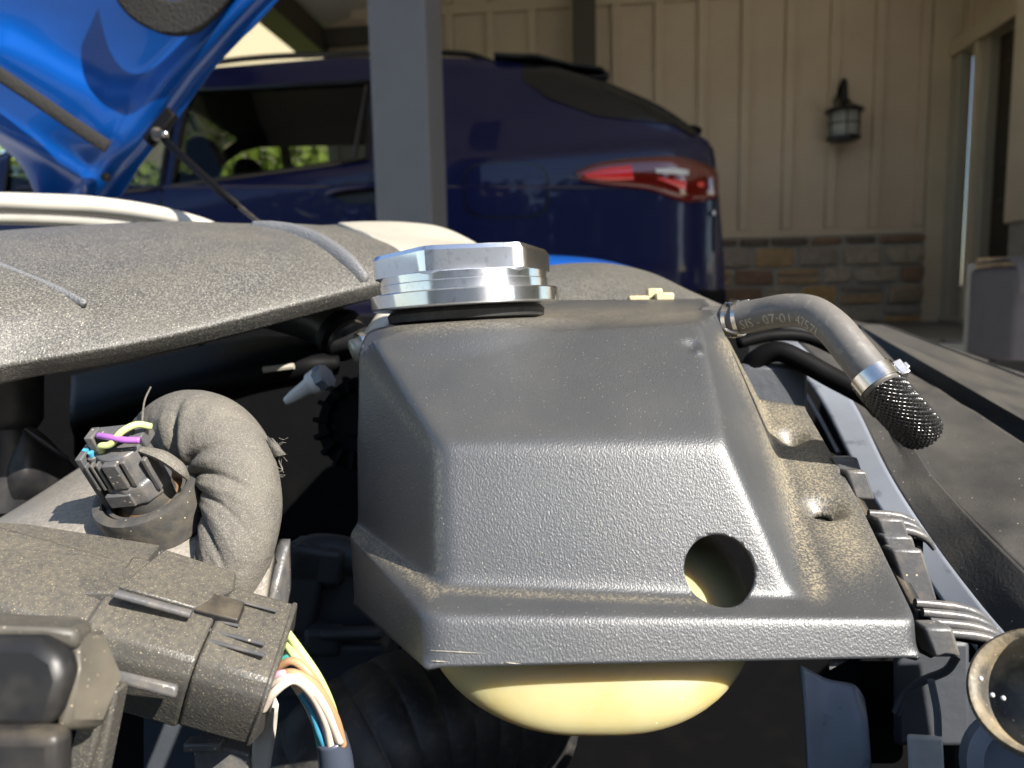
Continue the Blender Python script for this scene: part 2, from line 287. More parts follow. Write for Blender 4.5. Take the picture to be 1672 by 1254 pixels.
M['glass_dark'] = glass('tinted_glass', (0.22, 0.24, 0.22), 0.4); M['glass_clear'] = glass('clear_glass', (0.75, 0.8, 0.78), 0.8); M['lamp_glass'] = S('seeded_glass', (0.6, 0.6, 0.56), 0.2, bump=(('noise', 120, 0.5, 0.004),)); M['lamp_glass'].node_tree.nodes['Principled BSDF'].inputs['Alpha'].default_value = 0.5
M['reflection_sheet'] = S('pale_reflection', (0.7, 0.74, 0.75), 0.8)
# ================================================================== THE SETTING
# ground: one sheet to the horizon, rising from the front car to the carport
def gz(x, y): return 0.38 * min(1, max(0, (y - 0.9) / 1.9)) ** 1.0
xs = np.concatenate([np.linspace(-220, -8, 12), np.linspace(-6, 6, 25), np.linspace(8, 220, 12)])
ys = np.concatenate([np.linspace(-220, -8, 12), np.linspace(-6, 9, 40), np.linspace(12, 220, 14)])
g = np.array([[(x, y, gz(x, y) - 0.012) for x in xs] for y in ys])
build(MB().grid(g), 'ground', M['lawn'], loc=(0, 0, 0), kind='structure', smooth=180)
g = np.array([[(x, y, gz(x, y)) for x in np.linspace(-5, 4.6, 20)] for y in np.linspace(-9, 6.2, 50)])
build(MB().grid(g), 'driveway', M['drive'], loc=(0, 0, 0), kind='structure', smooth=180)

# house frame: a along the back wall, b towards the camera, z up
HA = R(6); hw = np.array([math.cos(HA), -math.sin(HA), 0]); hn = np.array([-math.sin(HA), -math.cos(HA), 0]); HO = np.array([-1.47, 6.25, 0])
def H(a, b, z): return HO + a * hw + b * hn + np.array([0, 0, z])
UZ = np.array([0, 0, 1.0])
def hbox(mb, a0, a1, b0, b1, z0, z1): return mb.box(H((a0 + a1) / 2, (b0 + b1) / 2, (z0 + z1) / 2), hw * (a1 - a0) / 2, hn * (b1 - b0) / 2, UZ * (z1 - z0) / 2)
PZ = 0.66
build(hbox(MB(), 2.2, 7.2, 0.0, 2.1, 0.2, PZ - 0.01), 'porch', M['mortar'], loc=H(4.5, 1, 0.2), kind='structure', bevel=0.01)
porch = bpy.data.objects['porch']
rng = random.Random(3)
a = 2.2
while a < 7.1:
    wd = rng.uniform(0.4, 0.75); b = 0.0
    while b < 2.05:
        dp = rng.uniform(0.3, 0.6); b1 = min(b + dp, 2.1)
        build(hbox(MB(), a + 0.008, min(a + wd, 7.2) - 0.008, b + 0.008, b1 - 0.008, PZ - 0.009, PZ + rng.uniform(0.008, 0.014)), 'flagstone', M['flag'], porch, bevel=0.006)
        b += dp
    a += wd

# back wall of the carport
wallt = thing('back_wall', 'tan board and batten house wall on a field stone base behind the dark blue car', 'wall', H(2.4, 0, 0.3))
STZ = 1.325
roofz = lambda x: 3.08 + 0.4 * (x + 1.47) if x < 1.6 else 3.08 + 0.4 * (3.07) - 0.4 * (x - 1.6)
wv = [H(0, 0, 0.3), H(4.85, 0, 0.3), H(4.85, 0, 3.9), H(3.1, 0, 4.33), H(0, 0, 3.08)]; wv += [q - hn * 0.15 for q in wv]
build(MB().add(wv, [(0, 1, 2, 3, 4), (9, 8, 7, 6, 5)] + [(i, i + 5, (i + 1) % 5 + 5, (i + 1) % 5) for i in range(5)]), 'wall_board', M['siding'], wallt, smooth=0)
TRZ = 3.17
bsp = 0.325
for i in range(15):
    a = 4.62 - i * bsp
    if a < 0.06: break
    zt = min(3.08 + 0.4 * a, 4.3) - 0.05
    for (z0, z1) in ((STZ + 0.075, min(TRZ - 0.045, zt)), (TRZ + 0.045, zt)):
        if z1 - z0 > 0.1: build(hbox(MB(), a - 0.032, a + 0.032, -0.003, 0.042, z0, z1), 'batten', M['siding'], wallt, bevel=0.003)
build(hbox(MB(), 0.25, 4.66, -0.004, 0.03, TRZ - 0.04, TRZ + 0.04), 'trim_board', M['trim'], wallt, bevel=0.004)
build(hbox(MB(), 0.1, 4.66, -0.004, 0.045, STZ + 0.012, STZ + 0.07), 'ledge', M['trim'], wallt, bevel=0.008)
build(hbox(MB(), 0.1, 4.70, -0.002, 0.05, 0.3, STZ + 0.01), 'mortar_bed', M['mortar'], wallt)
def stone(poly, b0, b1, mat, parent, hf):
    """irregular stone: outline in (a,z), proud from b0 to b1, with a slightly domed uneven face"""
    p = np.array(poly); c = p.mean(0); n = len(p)
    ring = [H_(hf, q[0], b0, q[1]) for q in p]; r2 = [H_(hf, *(c + (q - c) * 0.96)[:1], b1 - 0.008, (c + (q - c) * 0.94)[1]) for q in p]; r3 = [H_(hf, (c + (q - c) * 0.8)[0], b1 + rng.uniform(-.004, .006), (c + (q - c) * 0.78)[1]) for q in p]
    v = ring + r2 + r3; f = []
    for k in range(2):
        for i in range(n): f.append((k * n + i, k * n + (i + 1) % n, (k + 1) * n + (i + 1) % n, (k + 1) * n + i))
    f.append(tuple(2 * n + i for i in range(n)))
    return build(MB().add(v, f), 'stone', mat, parent, smooth=22)
def H_(hf, a, b, z): return hf(a, b, z)
def stone_poly(a0, a1, z0, z1, j=0.08):
    w_, h_ = a1 - a0, z1 - z0; pts = []
    for (u, v) in ((0, 0), (.5, 0), (1, 0), (1, .5), (1, 1), (.5, 1), (0, 1), (0, .5)):
        corner = u in (0, 1) and v in (0, 1); s = rng.uniform(0.02, j) if corner else rng.uniform(-0.01, 0.03)
        pts.append((a0 + w_ * (u + (s if u == 0 else -s if u == 1 else 0)), z0 + h_ * (v + (s if v == 0 else -s if v == 1 else 0))))
    return pts
def stone_course(a0, a1, z0, z1, wmin, wmax, mats, parent, hf, b0, b1):
    a = a0
    while a < a1 - 0.04:
        wd = rng.uniform(wmin, wmax)
        if a1 - (a + wd) < wmin * 0.6: wd = a1 - a
        h1 = z1 - rng.uniform(0, 0.14) * (z1 - z0); split = rng.random() < 0.22 and z1 - z0 > 0.1
        if split:
            zm = z0 + (z1 - z0) * rng.uniform(0.4, 0.6)
            stone(stone_poly(a + .008, a + wd - .008, z0 + .006, zm - .006), b0, b1, M['stone%d' % rng.choice(mats)], parent, hf); stone(stone_poly(a + .008, a + wd - .008, zm + .006, z1 - .006), b0, b1, M['stone%d' % rng.choice(mats)], parent, hf)
        else: stone(stone_poly(a + .005, a + wd - .005, z0 + .004, z1 - .005), b0, b1 + rng.uniform(-.006, .01), M['stone%d' % rng.choice(mats)], parent, hf)
        a += wd
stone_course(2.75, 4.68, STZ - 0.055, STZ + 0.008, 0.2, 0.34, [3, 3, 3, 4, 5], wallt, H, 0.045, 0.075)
for (z0, z1, w0, w1) in ((1.10, 1.265, 0.22, 0.42), (0.965, 1.10, 0.2, 0.36), (0.80, 0.965, 0.24, 0.42), (0.665, 0.80, 0.2, 0.4)):
    stone_course(2.75, 4.68, z0, z1, w0, w1, [0, 1, 2, 2, 3, 4, 5, 6], wallt, H, 0.045, 0.07)

# right return wall with side light and door
dw = thing('entrance_wall', 'tan return wall with a narrow side light and a dark recessed door', 'wall', H(4.85, 0.6, PZ))
build(hbox(MB(), 4.86, 5.0, 0.0, 1.32, 2.62, 3.9), 'upper_siding', M['siding'], dw)
build(hbox(MB(), 4.66, 4.86, -0.02, 0.06, PZ, 3.4), 'corner_board', M['trim'], dw, bevel=0.006)
for bb in (0.16, 0.62, 1.05): build(hbox(MB(), 4.835, 4.862, bb, bb + 0.06, 2.74, 3.7), 'batten', M['siding'], dw, bevel=0.003)
build(hbox(MB(), 4.79, 4.88, 0.055, 0.19, PZ, 2.6), 'casing', M['jamb'], dw, bevel=0.006)
build(hbox(MB(), 4.78, 4.88, 0.40, 0.46, PZ, 2.6), 'casing', M['trim'], dw, bevel=0.006)
build(hbox(MB(), 4.82, 4.98, 0.462, 0.53, PZ, 2.6), 'jamb', M['jamb'], dw, bevel=0.006)
build(hbox(MB(), 4.77, 4.88, 0.055, 1.3, 2.602, 2.72), 'head_casing', M['trim'], dw, bevel=0.006)
sl = build(hbox(MB(), 4.90, 4.915, 0.192, 0.398, PZ + 0.3, 2.6), 'side_light', M['glass_clear'], dw)
build(hbox(MB(), 4.96, 4.99, 0.192, 0.398, PZ + 0.25, 2.6), 'reflection_sheet', M['reflection_sheet'], sl)  # pale sheet behind the glass, paints in its bluish-white reflection
build(hbox(MB(), 4.86, 4.95, 0.192, 0.398, PZ, PZ + 0.28), 'kick_panel', M['jamb'], sl, bevel=0.005)
dr = build(hbox(MB(), 4.885, 4.925, 0.535, 1.45, PZ + 0.03, 2.6), 'door', M['door'], dw, bevel=0.004)
for (z0, z1) in ((PZ + 0.2, PZ + 0.85), (PZ + 1.05, PZ + 1.75)):
    build(hbox(MB(), 4.868, 4.89, 0.62, 0.98, z0, z1), 'door_panel', M['door'], dr, bevel=0.012)
    build(hbox(MB(), 4.868, 4.89, 1.1, 1.38, z0, z1), 'door_panel', M['door'], dr, bevel=0.012)
build(hbox(MB(), 4.78, 4.98, 0.05, 1.3, PZ + 0.014, PZ + 0.05), 'threshold', M['jamb'], dw, bevel=0.006)
# jog wall nearest the door
jw = thing('jog_wall', 'tan siding corner with small stones at its foot right of the dark door', 'wall', H(5.6, 1.4, PZ))
build(hbox(MB(), 4.6, 7.2, 1.32, 1.5, 1.3, 3.9), 'wall_board', M['siding'], jw)
build(hbox(MB(), 4.575, 4.67, 1.3, 1.53, 1.3, 3.9), 'corner_board', M['trim'], jw, bevel=0.006)
for a in (4.84, 5.165, 5.49): build(hbox(MB(), a, a + 0.06, 1.497, 1.525, 1.3, 3.88), 'batten', M['siding'], jw, bevel=0.003)
build(hbox(MB(), 4.6, 7.2, 1.32, 1.52, PZ, 1.299), 'mortar_bed', M['mortar'], jw)
stone_course(4.58, 5.7, 1.19, 1.3, 0.09, 0.16, [0, 1, 4, 5, 6], jw, H, 1.51, 1.545)
for (z0, z1) in ((1.03, 1.185), (0.85, 1.03), (0.68, 0.85)): stone_course(4.58, 5.7, z0, z1, 0.2, 0.34, [0, 1, 2, 4, 6], jw, H, 1.51, 1.545)

# carport roof, beam, posts
rf = thing('carport_roof', 'pale sloping carport ceiling carried by a dark brown edge beam', 'roof', H(3, 2.5, 3.0))
def rslab(a0, z0, a1, z1, th):
    v = [H(a0, -0.3, z0), H(a1, -0.3, z1), H(a1, 6.1, z1), H(a0, 6.1, z0)]; v += [q + UZ * th for q in v]
    return MB().add(v, [(0, 1, 2, 3), (7, 6, 5, 4), (0, 4, 5, 1), (1, 5, 6, 2), (2, 6, 7, 3), (3, 7, 4, 0)])
build(rslab(-0.3, 2.985, 3.1, 4.345, 0.12), 'ceiling', M['ceiling'], rf, smooth=0)
build(rslab(3.1, 4.347, 7.6, 2.55, 0.12), 'ceiling', M['ceiling'], rf, smooth=0)
build(hbox(MB(), -0.16, 0.06, 0.02, 6.0, 2.86, 3.06), 'edge_beam', M['beam'], rf, bevel=0.006)
build(hbox(MB(), 0.06, 0.6, 0.025, 0.14, 2.93, 3.05), 'wall_plate', M['beam'], rf, bevel=0.006)
def post(px, d, wdt, top, label, rot, mat, cap=False):
    c = P(px, 300, d); zb = gz(c[0], c[1]); u = np.array([math.cos(rot), math.sin(rot), 0]); v = np.array([-math.sin(rot), math.cos(rot), 0])
    t = thing('post', label, 'post', (c[0], c[1], zb), 'carport posts')
    build(MB().box((c[0], c[1], (zb + top) / 2), u * wdt / 2, v * wdt / 2, UZ * (top - zb) / 2), 'shaft', mat, t, bevel=0.008)
    build(MB().box((c[0], c[1], zb + 0.06), u * (wdt / 2 + 0.02), v * (wdt / 2 + 0.02), UZ * 0.06), 'base_block', mat, t, bevel=0.008)
post(672, 2.42, 0.185, 3.4, 'grey painted square post close in front of the dark blue car', R(-11), M['post'])
post(956, 5.62, 0.17, 3.95, 'narrow dark brown post against the tan siding behind the car', R(-6), M['beam'])

# far neighbour gable, sunlit, left of the beam
nb = thing('neighbour_house', 'sunlit cream gable wall glimpsed between the hood and the dark beam', 'building', (-9.0, 18, 0.3))
build(MB().add([(-10.5, 17.5, 0.3), (-3.6, 17.5, 0.3), (-3.6, 17.5, 7.2), (-7, 17.5, 9.0), (-10.5, 17.5, 7.2), (-10.5, 23, 0.3), (-3.6, 23, 0.3), (-3.6, 23, 7.2), (-7, 23, 9.0), (-10.5, 23, 7.2)], [(0, 1, 2, 3, 4), (5, 9, 8, 7, 6), (0, 5, 6, 1), (1, 6, 7, 2), (2, 7, 8, 3), (3, 8, 9, 4), (4, 9, 5, 0)]), 'wall', M['gable'], nb, smooth=0)
build(MB().box((-5.15, 20, 8.1), (1.95, 0, -1.03), (0, 3.0, 0), (0.05, 0, 0.09)), 'roof', M['beam'], nb); build(MB().box((-8.9, 20, 8.1), (1.95, 0, 1.03), (0, 3.0, 0), (-0.05, 0, 0.09)), 'roof', M['beam'], nb)

# lantern
lx = H(4.01, 0, 0); LZ = 2.03
lt = thing('wall_lantern', 'unlit black lantern with seeded glass hung on the tan siding', 'lantern', (lx[0], lx[1], LZ))
lc = H(4.01, 0.16, 0)
def L_(dx, dy, z): return np.array([lc[0] + dx, lc[1] + dy, z])
build(MB().lathe(H(4.01, 0.012, LZ + 0.31), hn, [(0.0, 0.03), (0.05, 0.03), (0.058, 0.015), (0.058, 0)], 24), 'back_plate', M['gloss_black'], lt)
build(MB().tube([H(4.01, 0.02, LZ + 0.30), H(4.01, 0.06, LZ + 0.40), H(4.01, 0.13, LZ + 0.43), H(4.01, 0.16, LZ + 0.38), H(4.01, 0.16, LZ + 0.28)], [0.016, 0.018, 0.02, 0.02, 0.024], 10, 24), 'arm', M['gloss_black'], lt)
build(MB().lathe(L_(0, 0, LZ), UZ, [(0.0, 0.30), (0.035, 0.29), (0.05, 0.265), (0.10, 0.235), (0.135, 0.215), (0.14, 0.20), (0.12, 0.195), (0, 0.195)], 24), 'hood_cap', M['gloss_black'], lt)
build(MB().lathe(L_(0, 0, LZ), UZ, [(0.103, 0.02), (0.108, 0.06), (0.108, 0.194)], 28, close=False), 'glass_globe', M['lamp_glass'], lt, solid=0.003)
for k in range(6):
    an = k * math.pi / 3 + 0.3; build(MB().tube([L_(0.114 * math.cos(an), 0.114 * math.sin(an), LZ + 0.01), L_(0.114 * math.cos(an), 0.114 * math.sin(an), LZ + 0.2)], 0.005, 6), 'cage_bar', M['gloss_black'], lt)
build(MB().tube([L_(0.114 * math.cos(q), 0.114 * math.sin(q), LZ + 0.11) for q in np.linspace(0, 2 * math.pi, 33)[:-1]], 0.0045, 6, closed=True), 'cage_ring', M['gloss_black'], lt)
build(MB().lathe(L_(0, 0, LZ), UZ, [(0, -0.02), (0.09, -0.015), (0.122, 0.0), (0.122, 0.018), (0.0, 0.02)], 24), 'base', M['gloss_black'], lt)
build(MB().tube([L_(0, 0, LZ + 0.02), L_(0, 0, LZ + 0.085)], 0.02, 12), 'candle_sleeve', M['white'], lt)
build(MB().lathe(L_(0, 0, LZ + 0.085), UZ, [(0.0, 0.075), (0.012, 0.06), (0.02, 0.03), (0.012, 0.0), (0, 0)], 14), 'bulb', M['clear'], lt)

# stone pillar and canvas bin at the right edge
def X_(a, b, z): return np.array([a, 2.55 - b, z])
pl = thing('stone_pillar', 'low tan stone pillar standing behind the purple grey canvas bin', 'pillar', (1.74, 2.75, 0.35))
build(MB().box2((1.63, 2.595, 0.3), (2.1, 2.66, 1.02)), 'mortar_core', M['mortar'], pl)
z = 0.34
while z < 1.0:
    hh = rng.uniform(0.1, 0.16); stone_course(1.605, 2.1, z, min(z + hh, 1.045), 0.16, 0.3, [1, 1, 5, 0], pl, X_, -0.035, 0.005); z += hh
bn_ = thing('canvas_bin', 'purple grey canvas bin with folded lid and pale strap at the right edge', 'bin', (1.72, 2.38, 0.68))
bx0, bx1, by0, by1 = 1.555, 1.98, 2.28, 2.53
build(MB().box2((bx0, by0, 0.70), (bx1, by1, 1.0)), 'body', M['bag'], bn_, bevel=0.02, seg=4)
lid = np.array([[(x, y, z) for x in np.linspace(bx0 - 0.008, bx1 + 0.008, 14)] for (y, z) in ((by1, 1.012), (by0 + 0.1, 1.03), (by0 + 0.03, 1.025), (by0 - 0.012, 1.0), (by0 - 0.018, 0.93), (by0 - 0.014, 0.895))])
lid[:, :, 2] += 0.01 * np.sin(np.linspace(0, 5, 14))[None]; lid[-1, :, 2] += 0.016 * np.cos(np.linspace(0, 4, 14))
build(MB().grid(lid), 'lid_flap', M['bag'], bn_, solid=0.006, smooth=180, sub=1)
build(MB().tube([(1.625, by0 - 0.018, 0.89), (1.63, by0 - 0.022, 0.85), (1.622, by0 - 0.02, 0.80), (1.628, by0 - 0.018, 0.745)], 0.007, 8, 16), 'strap', M['white'], bn_)
build(MB().box2((1.638, by0 - 0.012, 0.755), (1.652, by0 + 0.005, 0.885)), 'buckle_slot', M['gloss_black'], bn_, bevel=0.003)
st = thing('garden_stand', 'dark plinth under the purple grey canvas bin', 'stand', (1.75, 2.4, 0.3))
build(MB().box2((1.58, 2.31, 0.25), (1.99, 2.55, 0.64)), 'plinth', M['mortar'], st, bevel=0.02); build(MB().box2((1.56, 2.29, 0.645), (2.0, 2.56, 0.695)), 'top_slab', M['flag'], st, bevel=0.012)

# trees: tapered trunk with limbs and leaf-sized faces in clumps
def tree(x, y, h, cr, leaf, label, n=2600, ls=0.11, low=0.35, group=None, name='tree', z0=None):
    z0 = gz(x, y) if z0 is None else z0; r = np.random.default_rng(int(abs(x * 131 + y * 17)) + n)
    t = thing(name, label, 'tree', (x, y, z0), group)
    mb = MB(); mb.tube([(x, y, z0 - 0.1), (x + 0.1, y, z0 + h * 0.3), (x - 0.05, y + 0.1, z0 + h * 0.6), (x, y, z0 + h * 0.9)], [0.035 * h, 0.026 * h, 0.016 * h, 0.005 * h], 9, 14)
    for k in range(7):
        an = k * 2.4; zz = z0 + h * (low + 0.08 * k); e = np.array([x + cr * 0.75 * math.cos(an), y + cr * 0.75 * math.sin(an), zz + 0.16 * h])
        mb.tube([(x, y, zz), ((x + e[0]) / 2, (y + e[1]) / 2, zz + 0.05 * h), e], [0.012 * h, 0.008 * h, 0.003 * h], 6, 8)
    build(mb, 'trunk', M['bark'], t)
    nc = 46; cc = r.normal(size=(nc, 3)); cc /= np.linalg.norm(cc, axis=1)[:, None]; cc *= (r.uniform(0.25, 1, nc) ** 0.5)[:, None]
    cc = cc * np.array([cr, cr, h * (1 - low) / 2]) + np.array([x, y, z0 + h * (low + (1 - low) / 2)])
    idx = r.integers(0, nc, n); p = cc[idx] + r.normal(size=(n, 3)) * cr * 0.17
    d1 = r.normal(size=(n, 3)); d1 /= np.linalg.norm(d1, axis=1)[:, None]; d2 = np.cross(d1, r.normal(size=(n, 3))); d2 /= np.linalg.norm(d2, axis=1)[:, None]
    s = (ls * r.uniform(0.6, 1.3, n))[:, None]
    v = np.stack([p - d1 * s, p + d2 * s * 0.5 + d1 * s * .1, p + d1 * s, p - d2 * s * 0.5 + d1 * s * .1], 1).reshape(-1, 3)
    build(MB().add(v, [(4 * i, 4 * i + 1, 4 * i + 2, 4 * i + 3) for i in range(n)]), 'crown', M['leaf_' + leaf], t, smooth=0, fixn=False)
    return t
tree(-3.4, 10.2, 2.7, 1.5, 'lime', 'bright lime green tree seen through the windows of the dark car', 4200, 0.1, 0.1, 'trees beyond the carport')
tree(-5.8, 9.5, 2.5, 1.6, 'lime', 'yellow green tree beside the hood strut beyond the carport', 4200, 0.1, 0.05, 'trees beyond the carport')
tree(-7.2, 8.2, 2.6, 1.3, 'rose', 'reddish leafed shrub under the tip of the raised blue hood', 4000, 0.09, 0.05, 'trees beyond the carport', name='shrub')
tree(-10.5, 14, 7, 3, 'green', 'tall dark green tree left behind the raised blue hood', 3000, 0.16, 0.2, 'trees beyond the carport')
for i, (x, y, h, cr, lf, lb) in enumerate(((-7, -11, 6.5, 2.8, 'green', 'green'), (-2.5, -13, 5.2, 2.4, 'autumn', 'golden'), (2.2, -12, 6.0, 2.6, 'green', 'dark green'), (6.5, -10.5, 5.0, 2.3, 'autumn', 'amber'), (10.5, -13, 7.0, 3, 'green', 'wide green'))):
    tree(x, y, h, cr, lf, '%s tree across the drive reflected in the dark car flank' % lb, 5200, 0.22, 0.05, 'trees across the drive')

tree(10.5, 1.0, 5.5, 2.4, 'green', 'added unseen green tree right of the porch that darkens the car corner reflection', 4200, 0.22, 0.05, 'trees across the drive')  # out of view, added to darken the reflection in the car's rear corner
tree(10.0, -2.6, 4.2, 1.9, 'autumn', 'added unseen russet tree right of the drive that darkens the car corner reflection', 4200, 0.2, 0.05, 'trees across the drive')  # second unseen tree added for the same corner reflection
# ================================================================== DARK BLUE CAR (rear to the right)
CX, CY, CG = 0.985, 3.2, 0.395; ca = R(2.5)
cdv = np.array([-math.cos(ca), math.sin(ca), 0]); cnv = np.array([math.sin(ca), math.cos(ca), 0])
def C3(s, t, h): return np.array([CX, CY, CG]) + s * cdv + t * cnv + h * UZ
Rs = [0, .02, .045, .07, .11, .16, .35, .57, .8, 1.2, 1.8, 2.4, 2.8, 3.1, 3.5, 3.8, 4.3, 4.6, 4.69]
Rh = [.62, .85, 1.05, 1.2, 1.245, 1.27, 1.385, 1.50, 1.60, 1.65, 1.675, 1.66, 1.58, 1.40, 1.14, 1.06, .99, .86, .6]
roofh = lambda s: float(np.interp(s, Rs, Rh))
def belt(s): return min(float(np.interp(s, [0, 0.3, 1.54, 2.56, 3.6, 4.69], [1.19, 1.20, 1.155, 1.05, 1.0, 0.9])), roofh(s) - 0.05)
def wtop(s): return max(min(1.525, roofh(s) - 0.085), belt(s) + 0.012)
def inset(s): return 0.22 * max(0, (0.36 - s) / 0.36) ** 2.3 + 0.35 * max(0, (s - 3.9) / 0.79) ** 2.2
def section(s):
    r, b, wt, e = roofh(s), belt(s), wtop(s), inset(s); k = min(1, max(0, (r - b) / 0.45)); lo = min(0.28, r - 0.3)
    tw = 0.06 + 0.20 * k * (wt - b) / 0.4
    return np.array([(0.10 + e, lo), (0.035 + e, lo + 0.12), (0.0 + e, 0.60 if r > .8 else r * .8), (0.008 + e, min(0.82, b - 0.12)), (0.022 + e, b - 0.07), (0.055 + e, b), (0.06 + e + (tw - .06) * .45, b + (wt - b) * .5), (tw + e, wt), (tw + 0.05 + e, r - 0.035), (tw + 0.14 + e, r - 0.008), (0.96, r + 0.012 * k)])
SUBK = 4
def secdense(s):
    q = section(s); out = []
    m = np.zeros_like(q); m[1:-1] = (q[2:] - q[:-2]) / 2; m[0] = q[1] - q[0]; m[-1] = q[-1] - q[-2]; m[-1][1] = 0
    for i in range(len(q) - 1):
        for j in range(SUBK):
            u = j / SUBK; out.append((2*u**3-3*u**2+1)*q[i] + (u**3-2*u**2+u)*m[i] + (-2*u**3+3*u**2)*q[i+1] + (u**3-u**2)*m[i+1])
    out.append(q[-1]); return np.array(out)
stations = sorted(set([0, .01, .02, .033, .045, .058, .07, .09, .11, .135, .16] + list(np.round(np.arange(.2, 4.6, 0.06), 3)) + [1.42, 1.50, 1.60, 2.47, 2.53, 3.25, 4.62, 4.65, 4.68, 4.69]))
DS = {s: secdense(s) for s in stations}
def surf(s, h, off=0.0):
    q = secdense(s); t = float(np.interp(h, np.maximum.accumulate(q[:, 1]), q[:, 0])); return C3(s, t - off, h)
kB, kW = 5 * SUBK, 7 * SUBK
nk = len(DS[0]); full = np.array([[C3(s, t, h) for (t, h) in DS[s]] + [C3(s, 1.92 - t, h) for (t, h) in DS[s][::-1][1:]] for s in stations])
nn = full.shape[1]
suv = thing('dark_blue_suv', 'dark blue metallic sport utility car parked under the carport with its rear to the right', 'car', C3(2.3, 0.96, 0))
fc = []; wins = ((1.60, 2.47), (2.53, 3.25))
for j in range(len(stations) - 1):
    sm = (stations[j] + stations[j + 1]) / 2
    for i in range(nn - 1):
        ii = i if i < nk - 1 else nn - 2 - i
        if kB <= ii < kW and any(a_ <= sm <= b_ for a_, b_ in wins): continue
        if ii >= kW + 6 and 2.75 < sm < 3.45: continue
        fc.append((j * nn + i, j * nn + i + 1, (j + 1) * nn + i + 1, (j + 1) * nn + i))
mb = MB().add(full.reshape(-1, 3), fc); mb.f.append(tuple(range(nn))); mb.f.append(tuple((len(stations) - 1) * nn + i for i in range(nn))[::-1])
build(mb, 'body', M['navy'], suv, smooth=50)
def carpatch(s0, s1, k0, k1, off, far=False):
    ss = [s for s in stations if s0 - 1e-6 <= s <= s1 + 1e-6]; g = []
    for s in ss:
        row = []
        for (t, h) in DS[s][k0:k1 + 1]:
            t2 = t - off; row.append(C3(s, 1.92 - t2 if far else t2, h + (off if k0 > kW else 0)))
        g.append(row)
    return MB().grid(np.array(g))
build(carpatch(1.60, 2.47, kB, kW, -0.004), 'rear_side_window', M['glass_dark'], suv, smooth=180); build(carpatch(2.53, 3.25, kB, kW, -0.004), 'front_side_window', M['glass_clear'], suv, smooth=180)
build(carpatch(1.60, 2.47, kB, kW, -0.004, True), 'far_rear_window', M['glass_clear'], suv, smooth=180); build(carpatch(2.53, 3.25, kB, kW, -0.004, True), 'far_front_window', M['glass_clear'], suv, smooth=180)
build(carpatch(0.16, 0.56, kW + 1, nk - 1, 0.004), 'tailgate_window', M['gloss_black'], suv, smooth=180)
for (a_, b_) in wins:   # dark window surround
    lp = [surf(s, belt(s), 0.006) for s in np.linspace(a_, b_, 16)] + [surf(b_ - 0.0, belt(b_) + (wtop(b_) - belt(b_)) * u, 0.006) for u in (.3, .6)] + [surf(s, wtop(s), 0.006) for s in np.linspace(b_, a_, 16)] + [surf(a_, belt(a_) + (wtop(a_) - belt(a_)) * u, 0.006) for u in (.6, .3)]
    build(MB().tube(lp, 0.011, 6, closed=True), 'window_seal', M['gloss_black'], suv)
build(MB().tube([surf(1.66, belt(1.66) + 0.015, 0.0), surf(1.61 + .02, wtop(1.6) - 0.02, 0.0)], 0.009, 8), 'window_divider', M['plastic'], suv)
# interior: seats with head restraints, door inner panels
for (s, t, w_) in ((2.75, 0.42, .5), (2.75, 1.02, .5), (1.78, 0.3, 1.3)):
    mbs = MB().box(C3(s - 0.05, t + w_ / 2, 0.86), cdv * 0.09 - UZ * -0.0, cnv * w_ / 2, UZ * 0.32 + cdv * -0.08)
    mbs.box(C3(s + 0.3, t + w_ / 2, 0.62), cdv * 0.3, cnv * w_ / 2, UZ * 0.09)
    so_ = build(mbs, 'seat', M['plastic_dark'], suv, bevel=0.04, seg=3)
    for u in ((0.5,) if w_ < 1 else (0.2, 0.8)):
        build(MB().ball(C3(s - 0.15, t + w_ * u, 1.29), (0.07, 0.14, 0.1), 14, 8, 0.7), 'head_restraint', M['plastic_dark'], so_)
build(MB().box(C3(2.1, 0.96, 0.45), cdv * 1.5, cnv * 0.8, UZ * 0.04), 'cabin_floor', M['plastic_dark'], suv)
build(MB().box(C3(1.45, 0.96, 0.95), cdv * 0.02, cnv * 0.8, UZ * 0.5), 'cargo_bulkhead', M['plastic_dark'], suv)
build(MB().box(C3(3.35, 0.96, 0.85), cdv * 0.2, cnv * 0.78, UZ * 0.18), 'dashboard', M['plastic_dark'], suv, bevel=0.04)
# windscreen
g = np.array([[C3(s, t, roofh(s) + 0.006) for t in np.linspace(0.3, 1.62, 8)] for s in np.linspace(2.75, 3.48, 8)])
build(MB().grid(g), 'windscreen', M['glass_clear'], suv, smooth=180)
g = np.array([[surf(s, hb * (1 - v) + (roofh(s) - .022) * v, 0.006) for v in np.linspace(0, 1, 7)] for s, hb in zip(np.linspace(.15, .92, 26), np.interp(np.linspace(.15, .92, 26), [.15, .35, .6, .8, .92], [1.245, 1.268, 1.31, 1.40, 1.50]))])
build(MB().grid(g), 'tailgate_side_glass', M['gloss_black'], suv, smooth=180)
# spoiler, wiper hub, roof rail
g = np.array([[C3(s, t, roofh(max(s, 0.72)) + dz) for t in np.linspace(0.27, 1.65, 16)] for (s, dz) in ((1.05, 0.012), (0.85, 0.022), (0.70, 0.02), (0.56, 0.0), (0.525, -0.035), (0.56, -0.05), (0.72, -0.045))])
build(MB().grid(g), 'spoiler', M['gloss_black'], suv, solid=0.012, smooth=60)
build(MB().ball(C3(0.13, 0.42, 1.3), (0.055, 0.04, 0.028)).ball(C3(0.19, 0.42, 1.31), (0.06, 0.03, 0.02)), 'wiper_hub', M['plastic_dark'], suv)
build(MB().tube([C3(s, 0.40, roofh(s) + (0.0 if s in (1.05, 2.75) else 0.03)) for s in (1.05, 1.2, 1.6, 2.2, 2.6, 2.75)], 0.014, 8, 40), 'roof_rail', M['gloss_black'], suv)
